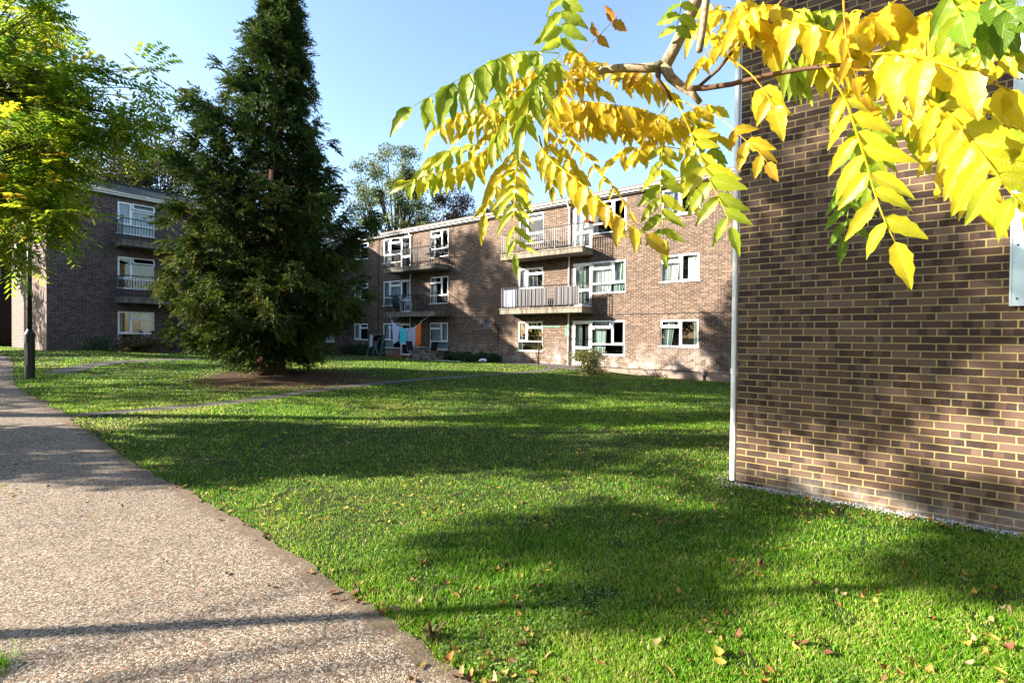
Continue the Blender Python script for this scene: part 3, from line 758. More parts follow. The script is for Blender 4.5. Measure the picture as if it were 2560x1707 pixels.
def downpipe(bld, P, u, ztop, zbot, mat='white_gutter', o=.06, r=.034):
    mb = MB()
    mb.tube([P(u-.0, .215, ztop-.02), P(u, .215, ztop-.12), P(u+.04, o, ztop-.38), P(u+.04, o, zbot)], r, 8)
    z = ztop-.7
    while z > zbot+.3:
        mb.tube([P(u+.04, o, z), P(u+.04, o, z+.05)], r+.008, 8); z -= 1.8
    mb.build('downpipe', M[mat], bld, smooth=True)
downpipe(mid, MID, 5.96, 7.91, .45); downpipe(mid, MID, 16.72, 7.91, .46)
cb = MB(); cb.tube([MID(2.98, .02, .3), MID(2.98, .02, 7.75)], .022, 6); cb.build('drain_cable', M['cable'], mid)
cb = MB(); cb.box(MID, 0, END, .001, .014, 2.70, 2.725); cb.build('damp_course', M['cable'], mid)
cb = MB(); pts = [MID(u, .03, .43+.015*math.sin(u*2.1)) for u in np.arange(18.3, 26, .5)]; cb.tube(pts, .011, 5); cb.build('cable', M['cable'], mid)
cb = MB(); cb.tube([MID(12.6, .02, .5), MID(12.6, .02, 2.35)], .012, 5); cb.build('cable', M['cable'], mid)

# --- the shaded left block -------------------------------------------------
lef = empty('apartment_block', LEF(7, 0, .7), 'shaded dark brick block on the left with slate grey roof, behind the conifer', 'building')
LH = (2.74, 5.286, 7.82)
lw = MB(); LE = 14.82
lops = []
for fz in LH:
    lops += [(10.96, 12.4, fz-1.46, fz), (7.6, 8.6, fz-2.05, fz), (1.2, 2.6, fz-1.46, fz), (3.0, 4.4, fz-1.46, fz)]
wall_face(lw, LEF, 0.0, LE, .2, 8.05, lops, 0.0, .10)
lw.quad(LEF(LE,0,.2), LEF(LE,-MD,.2), LEF(LE,-MD,8.05), LEF(LE,0,8.05), [(0,.2),(MD,.2),(MD,8.05),(0,8.05)])
lw.add([LEF(LE,0,8.05), LEF(LE,-MD,8.05), LEF(LE,-MD/2,8.05+1.35)], [(0,1,2)], [[(0,8.05),(MD,8.05),(MD/2,9.4)]])
lw.quad(LEF(-8.4,-MD,.2), LEF(LE,-MD,.2), LEF(LE,-MD,8.05), LEF(-8.4,-MD,8.05), [(0,0),(23,0),(23,8),(0,8)])
lw.quad(LEF(-8.4,0,.2), LEF(-8.4,-MD,.2), LEF(-8.4,-MD,8.05), LEF(-8.4,0,8.05), [(0,0),(8,0),(8,8),(0,8)])
lw.build('brick_wall', M['brick_left'], lef)
flipW = lambda pn: [(1-b, 1-a, c, d, k) for a, b, c, d, k in pn]
WL_ = flipW([(0,.37,.30,1,'s'),(.37,1,.76,1,'v'),(.37,1,.30,.76,'f'),(0,1,0,.30,'f')])
WLs = flipW([(0,.37,.30,1,'s'),(.37,1,.76,1,'s'),(.37,1,.30,.76,'f'),(0,1,0,.30,'f')])
for k, fz in enumerate(LH):
    window(lef, LEF, 10.96, 12.4, fz-1.46, fz, WL_ if k else WLs, curtains=[[(0,.35,'net',0),(.85,1,'net',0)], [], [(0,1,'net',0)]][k])
    door(lef, LEF, 7.6, 8.6, fz-2.05, fz)
    window(lef, LEF, 3.0, 4.4, fz-1.46, fz, WLs, curtains=[(0,.3,'net',0)]); window(lef, LEF, 1.2, 2.6, fz-1.46, fz, WLs, curtains=[(0,.3,'net',0)])
balcony(lef, LEF, 7.3, 12.5, 1.0, 3.37); balcony(lef, LEF, 7.3, 12.5, 1.0, 5.94)
gutter(lef, LEF, .3, LE+.15, 8.17)
roof(lef, LEF, -8.6, LE+.15, 8.19, MD, 'tile_slate')

# --- the near brick building on the right ---------------------------------
nea = empty('brick_building', NEA(4, -1, 0), 'near brown brick wall with yellow mortar filling the right side', 'building')
nw = MB(); NT_ = 8.0; NL = 12.0; ND = 8.0
wall_face(nw, NEA, 0, NL, -.3, NT_, [], 0.0)
nw.quad(NEA(0,0,-.3), NEA(0,-ND,-.3), NEA(0,-ND,NT_), NEA(0,0,NT_), [(.1125,-.3),(ND,-.3),(ND,NT_),(.1125,NT_)])
nw.quad(NEA(0,-ND,-.3), NEA(NL,-ND,-.3), NEA(NL,-ND,NT_), NEA(0,-ND,NT_), [(0,0),(NL,0),(NL,8),(0,8)])
nw.quad(NEA(NL,0,-.3), NEA(NL,-ND,-.3), NEA(NL,-ND,NT_), NEA(NL,0,NT_), [(0,0),(8,0),(8,8),(0,8)])
nw.build('brick_wall', M['brick_near'], nea)
roof(nea, NEA, -.3, NL+.3, NT_+.05, ND, 'tile_brown')
gutter(nea, NEA, -.2, NL+.2, NT_+.02)
dp = MB(); pu, po = -.052, -.055
dp.tube([NEA(pu, po, .045), NEA(pu, po, 7.9)], .034, 12)
for z in (1.33, 3.2, 5.0, 6.9):
    dp.tube([NEA(pu, po, z), NEA(pu, po, z+.06)], .041, 12); dp.box(NEA, pu+.02, pu+.09, po-.01, po+.02, z-.012, z+.002)
dp.build('downpipe', M['white_gutter'], nea, smooth=False)
n = NT('panel_paint'); c = n.ramp(n.noise(n.pos(), 1.5, 3), [(.35, (.52,.68,.74)), (.65, (.68,.80,.83))]); n.base(c, .3, .5); M['panel_paint'] = n.m
sg = empty('sign_board', NEA(2.9, .02, 2.05), 'pale blue painted board screwed to the near brick wall at the right edge', 'board')
s = MB(); s.box(NEA, 2.29, 3.6, .004, .03, 2.08, 4.9); s.build('panel', M['panel_paint'], sg)
s = MB(); ring(s, NEA, 2.285, 3.605, 2.075, 4.905, .012, .028, .036); s.build('edging', M['white_plastic'], sg)
for z in (2.14, 2.62, 3.1, 3.6, 4.1, 4.6):
    s = MB(); s.tube([NEA(2.335, .028, z), NEA(2.335, .036, z)], .008, 10); s.build('screw', M['iron'], sg)
# gravel strip under the near wall
N = 2600; u = rng.uniform(-.25, 5.2, N); o = np.abs(rng.normal(0, .075, N))+.01; o[u < 0] = rng.uniform(-.5, .25, (u < 0).sum())
C0 = np.array([NEA(a, b, 0) for a, b in zip(u, o)]); C0[:,2] = gz(C0[:,0], C0[:,1])+.005
r = rng.uniform(.005, .012, N)
oct_ = np.array([(1,0,0),(-1,0,0),(0,1,0),(0,-1,0),(0,0,1),(0,0,-1.)])
P = C0[:,None,:]+oct_[None]*r[:,None,None]*rng.uniform(.6, 1.3, (N,6,1))
M['chips'] = leaf_mat('chips', [(0, (.22,.20,.18)), (.6, (.48,.46,.44)), (1, (.68,.67,.66))], 0.0, .8)
bulk('gravel_strip', P, 6, [(0,2,4),(2,1,4),(1,3,4),(3,0,4),(2,0,5),(1,2,5),(3,1,5),(0,3,5)], M['chips'], tint=rng.random(N), kind='stuff', label='pale gravel strip along the foot of the near brick wall', cat='gravel')

# ------------------------------------------------------------------ trees
def leaves_mesh(name, C, D, S, L, Wd, mat, parent, tint, sag=0.0):
    """diamond leaves: centre base C, direction D, side S, length L, half width Wd"""
    n = len(C); P = np.empty((n, 4, 3)); L = L[:,None]; Wd = Wd[:,None]
    P[:,0] = C; P[:,1] = C+D*L*.45+S*Wd; P[:,2] = C+D*L; P[:,3] = C+D*L*.45-S*Wd
    if sag: P[:,2,2] -= sag*L[:,0]
    return bulk(name, P, 4, [(0,1,2,3)], mat, parent=parent, tint=tint)
def unit(a): return a/(np.linalg.norm(a, axis=-1, keepdims=True)+1e-9)
def perp(D):
    r = rng.normal(size=D.shape); return unit(np.cross(D, r))

# --- giant conifer -----------------------------------------------------------
TX, TY = -7.5, 15.2
tz = float(gz(TX, TY))
con = empty('conifer_tree', (TX, TY, tz), 'tall dark green conifer with ragged conical crown standing on the lawn', 'tree')
H = 12.3
def trunk_pt(h): return np.array([TX+.42*(h/H)**1.2, TY, tz+h])
tb = MB(); hs = [-.1, .12, .35, .8, 1.5, 3, 5, 8, 11, 13.5, H]
tb.tube([trunk_pt(h) for h in hs], [.62, .50, .42, .36, .31, .27, .22, .16, .10, .06, .015], 14)
tb.build('trunk', M['red_bark'], con, smooth=True)
hh = [.85*q for q in (0,.4,.9,1.5,2.2,2.8,3.1,3.8,4.4,5.0,5.66,6.1,6.9,7.4,8.0,8.75,9.5,10.0,10.3,10.65,11.2,11.7,12.5,13.3,14.3,15.6)]
RL = [1.6,1.9,2.5,3.1,3.6,4.1,4.1,3.9,3.7,3.6,3.7,3.7,3.8,3.7,3.7,3.0,2.3,2.8,2.75,1.4,1.5,1.55,1.1,.6,.25,.05]
RR = [1.6,2.0,2.7,3.4,3.7,3.8,3.9,3.9,3.9,3.9,3.8,2.6,2.3,2.1,2.15,2.1,1.45,1.35,1.2,1.3,1.4,1.35,1.0,.65,.25,.05]
limbs = []; lb = MB()
nl = 235
for i in range(nl):
    h = .75+(H-.9)*((i+rng.random()*.8)/nl)**1.02
    az = i*2.39996+rng.normal(0, .25)
    w = .5-.5*math.cos(az)                 # 0 towards +x, 1 towards -x
    tip = min(H-.05, h+(.1 if h < 8 else .3))
    Rm = np.interp(tip, hh, RR)*.86*(1-w)+np.interp(tip, hh, RL)*.86*w
    Rm = max(.10, Rm-.24)
    Lb = max(.15, Rm*rng.uniform(.60, 1.0)*(1.0 if rng.random() > .10 else 1.12))
    d = np.array([math.cos(az), math.sin(az), 0])
    droop = (-.10 if h < 4 else .0) if h < 8 else .25
    pts = []
    for t in np.linspace(0, 1, 7):
        zz = h+Lb*(droop*t + (-.18*math.sin(t*math.pi)*(1 if h < 9 else 0)) + .16*t*t)
        pts.append(trunk_pt(h)*np.array([1,1,0])+d*Lb*t+np.array([0,0,tz+max(zz, .25)]))
    if vnoise(np.array([az % 6.283*1.3]), np.array([h*.9]), 1.0, 21)[0] < .24: Lb *= .55; pts = [trunk_pt(h)+(q-trunk_pt(h))*.55 for q in pts]
    limbs.append((np.array(pts), Lb, h))
    if h < 14: lb.tube(pts, list(np.linspace(.028+.012*Lb, .006, 7)), 5, caps=False)
lb.build('limbs', M['red_bark'], con)
Cs, Ds, tn = [], [], []
for pts, Lb, h in limbs:
    nc_ = int(3+Lb*(3.2 if h < 6 else 2.6))
    tc = np.sort(rng.uniform(.16, 1.0, nc_)**.75); tc[-1] = 1.0
    dirv = unit(pts[-1]-pts[0]); sd = np.array([-dirv[1], dirv[0], 0])
    for t0_ in tc:
        kk = rng.integers(8, 14)
        idx = t0_*6; i0 = min(int(idx), 5); fr = idx-i0
        cb_ = pts[i0]*(1-fr)+pts[i0+1]*fr
        lat0 = rng.normal(0, .55)*(1.12-t0_)*Lb*.40
        cb_ = cb_+sd*lat0+np.array([0,0,rng.normal(-.03,.08)])
        out_ = unit(dirv+sd*(.9*np.sign(lat0) if t0_ < .95 else 0)*.6)
        base = cb_+rng.normal(0,.07,(kk,3))
        D = unit(out_[None]*.9+rng.normal(0,.42,(kk,3))+np.array([0,0,-.10 if h < 9 else .25]))
        Cs.append(base); Ds.append(D); tn.append(np.clip(rng.normal(.30,.16)+.25*t0_+rng.normal(0,.06,kk)+(.12 if h < 5 else 0), 0, 1))
Cs = np.concatenate(Cs); Ds = np.concatenate(Ds); tn = np.concatenate(tn)
q = 19; n0 = len(Cs)
s_ = np.tile(np.linspace(0, 1, q), (n0, 1)) + rng.uniform(-.03, .03, (n0, q))
Ls = rng.uniform(.24, .46, n0)
S0 = perp(Ds)
C = Cs[:,None,:]+Ds[:,None,:]*(s_*Ls[:,None])[...,None]; C[...,2] -= (s_**2*Ls[:,None]*.35)
sgn = np.where(np.arange(q)%2, 1, -1)[None,:,None]
D = unit(Ds[:,None,:]*1.0+S0[:,None,:]*sgn*.55+rng.normal(0,.25,(n0,q,3))+np.array([0,0,-.35]))
C = C.reshape(-1,3); D = D.reshape(-1,3); nn = len(C)
leaves_mesh('crown', C, D, perp(D), rng.uniform(.08,.17,nn), rng.uniform(.010,.021,nn), M['leaf_conifer'], con, np.clip(np.repeat(tn, q)+rng.normal(0,.08,nn),0,1))

# --- pinnate-leaved trees ----------------------------------------------------
def fronds(C, D, L, pairs, lw, droop=.5):
    """N fronds of leaflets as diamonds; returns centres, dirs, sides, len"""
    n = len(C); S = unit(np.cross(D, np.array([0,0,1.0])+rng.normal(0,.3,(n,3))))
    out = []
    for k in range(pairs):
        t = (k+.8)/(pairs+.3)
        p = C+D*(L*t)[:,None]; p[:,2] -= droop*L*t*t*.5
        for sg in (-1, 1):
            d = unit(S*sg*.9+D*.45+np.array([0,0,-.35*droop-.15])+rng.normal(0,.12,(n,3)))
            out.append((p, d, unit(D+rng.normal(0,.2,(n,3))), L*lw*(1-.35*abs(t-.5))))
    return [np.concatenate([o[i] for o in out]) for i in range(4)]
def grow(root, levels, mbw, rad0, spread=.6, upb=.15, kids=(3,4), shrink=.7, tips=None):
    p, d, L = root
    n = 4; pts = [p]; dd = d.copy()
    for i in range(n):
        dd = unit(dd+rng.normal(0,.12,3)+np.array([0,0,upb*.3])); pts.append(pts[-1]+dd*L/n)
    mbw.tube(pts, list(np.linspace(rad0, rad0*.62, n+1)), 7 if rad0 > .05 else 5, caps=False)
    if levels == 0:
        tips.append((pts[-1], dd)); tips.append((pts[2], dd)); return
    for k in range(rng.integers(*[kids[0], kids[1]+1])):
        i = rng.integers(2, n+1) if k else n
        nd = unit(dd+rng.normal(0,spread,3)+np.array([0,0,upb]))
        grow((pts[i], nd, L*shrink*rng.uniform(.8,1.15)), levels-1, mbw, rad0*.60, spread, upb, kids, shrink, tips)

def walnut(name, base, label, group, H, trunk_r, crown_pts, mat, bark='bark', lean=(0,0), per=5, fl=.48, trunk_top=.45, pairs=8):
    """crown_pts: array of points where twig ends lie"""
    b = np.array([base[0], base[1], float(gz(*base))])
    t = empty(name, b, label, 'tree', group)
    top = b+np.array([lean[0], lean[1], H*trunk_top])
    tb = MB(); tb.tube([b-np.array([0,0,.2]), b*.7+top*.3, top], [trunk_r*1.3, trunk_r, trunk_r*.75], 12); tb.build('trunk', M[bark], t, smooth=True)
    mbw = MB(); cen = crown_pts.mean(0)
    # branches: hub points, then out to every tip
    k = max(5, len(crown_pts)//45); hubs = crown_pts[rng.choice(len(crown_pts), k, replace=False)]
    hubs = top+(hubs-top)*.62
    for h in hubs:
        m1 = top+(h-top)*.5+rng.normal(0,.25,3)+np.array([0,0,.2]); mbw.tube([top, m1, h], [trunk_r*.45, trunk_r*.3, trunk_r*.17], 6, caps=False)
    for c in crown_pts:
        h = hubs[np.argmin(np.linalg.norm(hubs-c, axis=1))]
        m1 = (h+c)/2+rng.normal(0,.15,3)+np.array([0,0,.12]); mbw.tube([h, m1, c], [trunk_r*.11, trunk_r*.07, .006], 4, caps=False)
    mbw.build('limbs', M[bark], t)
    C = np.repeat(crown_pts, per, axis=0); n = len(C)
    out = unit(C-np.array([top[0], top[1], cen[2]-.8]))
    C = C+rng.normal(0,.12,(n,3))
    D = unit(out*.6+rng.normal(0,.6,(n,3))+np.array([0,0,-.1]))
    L = rng.uniform(.7,1.15,n)*fl
    p, d, s, l = fronds(C, D, L, pairs, .26)
    nn = len(p); tint = np.tile(np.clip(rng.normal(.38,.18,n)+ (rng.random(n) > .90)*.4,0,1), pairs*2)
    leaves_mesh('crown', p, d, s, l, l*.17, M[mat], t, np.clip(tint+rng.normal(0,.06,nn),0,1))
    return t
def ell(n, c, r, hollow=.35, zmin=None, noise=.0):
    v = unit(rng.normal(size=(n,3))); rr = (hollow+(1-hollow)*rng.random(n))**.6
    p = np.array(c)+v*rr[:,None]*np.array(r)+rng.normal(0,noise,(n,3))
    if zmin is not None: p[:,2] = np.maximum(p[:,2], zmin+rng.random(n)*.5)
    return p
# left foreground tree: crown given as clumps on the left side of the view, rear ones added to shade the lawn
cl = []
for (px, py, d, r, k) in ((10,60,9.5,.85,32),(90,20,9.5,.35,10),(20,200,9.3,1.0,38),(120,215,9.2,.5,16),(180,200,9.3,.28,8),(225,170,9.4,.15,4),(255,300,9.4,.5,18),(325,300,9.6,.32,10),(345,225,9.6,.12,4),(358,175,9.6,.08,2),
                       (165,330,9.0,.5,18),(50,340,9.,.85,36),(0,470,8.9,.7,24),(80,500,8.8,.5,20),(135,515,8.7,.32,12),(120,400,9.0,.5,16),(20,590,8.8,.4,10),(95,440,9.0,.45,14),(55,640,8.9,.14,4),(-90,150,9.6,1.0,26),(-120,430,9.3,.9,20),(20,180,11.6,1.0,26),(40,330,11.2,.9,22),(60,70,12.2,.8,18),(-10,480,11.0,.8,16),(-60,300,12.8,1.2,22),(110,420,11.5,.5,10)):
    c = at(px, py, d); cl.append(ell(k, c, (r, r, r*.75), .1))
crown = np.concatenate(cl)
walnut('walnut_tree', (-13.2, 8.2), 'green and yellow leaved tree whose crown hangs in from the upper left', None, 8.5, .20, crown, 'leaf_walnut', per=4, fl=.62, pairs=9)

# --- broadleaf trees behind, and the ones off to the left that shade the lawn --
def broadleaf(base, H, R, label, mat, name='broadleaf_tree', group=None, trunk_r=.3, clumps=60, per=160, leaf=.16, bark='dark_bark', zlow=.3, squash=.8, cr=.9, sparse=.0, z0=None, off=(0,0), limb0=.4):
    b = np.array([base[0], base[1], float(gz(*base)) if z0 is None else z0])
    t = empty(name, b, label, 'tree', group)
    tb = MB(); top = b+np.array([rng.normal(0,.3), rng.normal(0,.3), H*.55])
    tb.tube([b-np.array([0,0,.3]), b+(top-b)*.15, b+(top-b)*.5+rng.normal(0,.1,3), top], [trunk_r*1.5, trunk_r, trunk_r*.8, trunk_r*.5], 12)
    tb.build('trunk', M[bark], t, smooth=True)
    zc = b[2]+H*(zlow+(1-zlow)/2); rz = H*(1-zlow)/2
    v = unit(rng.normal(size=(clumps,3))); rr = rng.uniform(.35,1.0,clumps)**.6
    cc = np.array([b[0]+off[0], b[1]+off[1], zc])+v*rr[:,None]*np.array([R, R, rz])
    lm = MB()
    for c in cc:
        s = b+(top-b)*rng.uniform(limb0,1.0)
        m1 = (s+c)/2+rng.normal(0,.25,3); lm.tube([s, m1, c], [trunk_r*.32, trunk_r*.17, .02], 5, caps=False)
    lm.build('limbs', M[bark], t)
    C = np.repeat(cc, per, axis=0); n = len(C)
    sz = np.repeat(rng.uniform(.6,1.25,clumps)*cr, per)
    w = unit(rng.normal(size=(n,3)))*(rng.random(n)**.45)[:,None]
    C = C+w*sz[:,None]*np.array([1,1,squash])
    D = unit(rng.normal(size=(n,3))+w*.6+np.array([0,0,-.3]))
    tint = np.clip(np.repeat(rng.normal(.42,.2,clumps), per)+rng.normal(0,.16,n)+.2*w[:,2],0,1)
    leaves_mesh('crown', C, D, perp(D), rng.uniform(.7,1.4,n)*leaf, rng.uniform(.7,1.3,n)*leaf*.34, M[mat], t, tint)
    return t
def gp(px, depth):
    p = at(px, 830, depth); return (p[0], p[1])
G = 'trees behind the blocks'
broadleaf(gp(235, 40), 18.5, 5.4, 'dark olive tree with orange tinges above the slate roof, left of the conifer', 'leaf_olive', group=G, clumps=100, per=260, leaf=.18, cr=1.05, zlow=.40)
broadleaf(gp(400, 44), 19.0, 5.2, 'dark green tree just left of the conifer above the slate roof', 'leaf_olive', group=G, clumps=90, per=260, leaf=.18, cr=1.05, zlow=.40)
broadleaf(gp(985, 46), 18.8, 4.3, 'airy yellow green tree behind the long block, right of the conifer', 'leaf_green', group=G, clumps=80, per=300, leaf=.17, cr=1.0, zlow=.38, squash=.7)
broadleaf(gp(1150, 47), 14.8, 3.8, 'copper red leaved tree behind the long block roof', 'leaf_copper', group=G, clumps=70, per=300, leaf=.18, cr=1.0, zlow=.38)
broadleaf(gp(1285, 45), 14.2, 3.2, 'dark purple brown tree top behind the middle of the long roof', 'leaf_copper', group=G, clumps=60, per=300, leaf=.18, cr=.9, zlow=.4)
broadleaf(gp(8, 27), 16.0, 4.6, 'big tree with a dark trunk and orange yellow leaves at the left edge', 'leaf_orange', clumps=70, per=150, leaf=.15, trunk_r=.42, zlow=.30, cr=.8)
broadleaf(gp(60, 60), 15, 6, 'distant green tree beyond the bungalow', 'leaf_green', clumps=60, per=160, leaf=.25, cr=1.3, zlow=.15)
broadleaf(gp(-150, 52), 16, 7, 'wide distant tree at the far left beyond the bungalow', 'leaf_olive', clumps=60, per=160, leaf=.25, cr=1.4, zlow=.15)
# off to the left, outside the picture: they cast the shade on lawn and walls
broadleaf((-13.0, 6.8), 15.0, 2.1, 'tall slim green tree left of the path whose high crown shades the near wall', 'leaf_green', clumps=84, per=210, leaf=.18, cr=.55, zlow=.40, off=(0, -2.7), trunk_r=.08, limb0=.9)
broadleaf((-14.5, 5.9), 6.6, 1.8, 'small green tree left of the path that shades the lawn', 'leaf_green', clumps=40, per=230, leaf=.18, cr=.7, zlow=.2, trunk_r=.10)
broadleaf((-31.0, 19.0), 9.5, 2.6, 'low tree at the far left beyond the end wall of the left block', 'leaf_green', clumps=30, per=220, leaf=.2, cr=.9, zlow=.08)
broadleaf((-24.0, 10.0), 8.6, 2.6, 'low green tree left of the lamp post', 'leaf_green', clumps=26, per=110, leaf=.18, cr=.95, zlow=.25)
broadleaf((-15.0, .45), 7.4, 1.4, 'slim green tree left of the camera', 'leaf_green', clumps=13, per=200, leaf=.17, cr=.5, zlow=.70, squash=.4, trunk_r=.06, limb0=.95, off=(0,1.95))
broadleaf((-30.0, 22.8), 17.5, 2.7, 'tall airy tree beyond the end of the left block', 'leaf_green', clumps=36, per=330, leaf=.22, cr=.85, zlow=.3)
for x_, y_, h_, l_ in ((-45,9,12,'sixth tree of the added unseen left row, nearest the left block'),(-46,2,11,'seventh tree of the added unseen left row'),(-44,-13,12,'first tree of the added unseen left row'),(-46,-5,8,'second tree of the added unseen left row'),(-31,-21,10,'third tree of the added unseen left row'),(-20,-24,10,'fourth tree of the added unseen left row'),(-8,-25,10,'fifth tree of the added unseen left row')):
    broadleaf((x_, y_), h_, 4.5, l_, 'leaf_olive', group='added row of unseen trees', clumps=36, per=80, leaf=.4, cr=1.8, zlow=.02)  # unseen row, added to keep the bright horizon out of window reflections
broadleaf((-30.0, 13.5), 9.0, 3.0, 'wide green tree far left of the lamp post', 'leaf_green', clumps=34, per=110, leaf=.2, cr=1.0, zlow=.2)

for x_, y_, h_, l_ in ((-11,-9,11,'dense unseen tree added behind the viewpoint, furthest left'),(-5.5,-8,10,'dense unseen tree added behind the viewpoint, second from left'),(0,-8.5,11,'dense unseen tree added directly behind the viewpoint'),(5,-9,10.5,'dense unseen tree added behind the viewpoint, to the right')):
    broadleaf((x_, y_), h_, 3.0, l_, 'leaf_olive', group='unseen trees added behind the viewpoint', clumps=46, per=110, leaf=.24, cr=1.15, zlow=.06)  # unseen, added to block sky light on the near wall and darken reflections

# ------------------------------------------------------------------ overhanging branch with big leaflets
K = 2560/2352
def dp_(x, y, d): return at(x*K, y*K, d)          # points read on the 2352 px wide view of the photograph
def c6(x, y, d): return at(980+x*.4464, y*.4464, d)
def c7(x, y, d): return at(1780+x*.4465, y*.4465, d)
ash = empty('yellow_leaved_tree', (2.6, -1.0, 0), 'yellow autumn tree overhanging the upper right with large pinnate leaves', 'tree')
tb = MB(); tb.tube([(2.6,-1.0,-.1),(2.62,-1.0,1.2),(2.7,-.9,2.6),(2.8,-.8,4.2),(2.9,-.8,6.0)], [.17,.13,.11,.08,.05], 12); tb.build('trunk', M['limb_bark'], ash, smooth=True)
b1 = MB()
b1.tube([(2.72,-.9,3.1),(1.9,.2,3.55),(1.35,1.1,3.6), dp_(1625,-60,1.72), dp_(1600,0,1.75), dp_(1578,50,1.77), dp_(1550,110,1.79), dp_(1527,152,1.8)], [.055,.045,.035,.0245,.0225,.0215,.021,.0225], 14)
b1.build('branch', M['limb_bark'], ash, smooth=True)
b2 = MB(); b2.tube([dp_(1527,150,1.8), dp_(1490,157,1.82), dp_(1420,157,1.86), dp_(1360,165,1.9), dp_(1310,188,1.94), dp_(1268,222,1.98), dp_(1225,248,2.0), dp_(1190,262,2.0)], [.020,.0165,.0145,.0135,.0125,.010,.008,.006], 12)
b2.build('branch', M['limb_bark'], ash, smooth=True)
b3 = MB(); b3.tube([dp_(1525,150,1.8), dp_(1540,178,1.8), dp_(1566,200,1.8), dp_(1590,214,1.79), dp_(1608,236,1.78)], [.021,.0175,.0150,.0125,.010], 12)
b3.build('branch', M['limb_bark'], ash, smooth=True)
b4 = MB(); b4.tube([dp_(1572,203,1.79), dp_(1620,203,1.76), dp_(1680,194,1.7), dp_(1760,174,1.64), dp_(1850,158,1.58), dp_(1940,149,1.5), dp_(2000,160,1.45), dp_(2070,182,1.4)], [.011,.0095,.0085,.0078,.007,.0062,.005,.004], 10)
b4.build('branch', M['twig'], ash, smooth=True)
b5 = MB(); b5.tube([dp_(1602,202,1.77), dp_(1650,160,1.74), dp_(1690,110,1.7), dp_(1730,65,1.67), dp_(1790,10,1.6), dp_(1850,-60,1.5)], [.0065,.0062,.006,.006,.0055,.005], 8)
b5.build('branch', M['twig'], ash, smooth=True)
b6 = MB(); b6.tube([dp_(1628,-70,1.7), dp_(1622,0,1.68), dp_(1615,60,1.66), dp_(1606,118,1.65)], [.014,.0125,.0115,.011], 10)
b6.build('branch', M['limb_bark'], ash, label='broken pale stub hanging beside the main branch', smooth=True)
b7 = MB(); b7.tube([dp_(1512,165,1.8), dp_(1512,185,1.8), dp_(1528,205,1.81), dp_(1543,232,1.82)], [.0115,.009,.0065,.006], 8)
b7.build('twig', M['twig'], ash, smooth=True)
b8 = MB(); b8.tube([dp_(1238,312,1.9), dp_(1246,345,1.9), dp_(1253,385,1.9), dp_(1268,446,1.9)], [.003,.0036,.003,.0018], 6)
b8.build('twig', M['dark_bark'], ash, label='thin bare dark twig hanging down', smooth=True)

# leaflet template (u along, v across), folded a little and serrated
NS = 8
def leaflet(p, d, nrm, L, W, curl, rr):
    side = np.cross(d, nrm); side /= np.linalg.norm(side); nrm = np.cross(side, d)
    vs = []; uvs = []
    for i in range(NS+1):
        t = i/NS
        w = W*(math.sin(math.pi*min(1, t**.80*.985+.015)))**.85*(1-.30*t) if 0 < i < NS else .0008
        ser = 1+.10*(1 if i % 2 else -1)*(i not in (0, NS))
        z = -curl*L*t*t
        c = p+d*(L*t*(1-.12*curl*t))+nrm*z
        wv = rr[i]*W*.10
        vs += [c+side*w*ser+nrm*(w*.28+wv), c, c-side*w*ser+nrm*(w*.28-wv)]
        uvs += [(t, 1), (t, 0), (t, -1)]
    return vs, uvs
LF = []
for i in range(NS):
    a = i*3; LF += [(a, a+1, a+4, a+3), (a+1, a+2, a+5, a+4)]
fr_count = 0
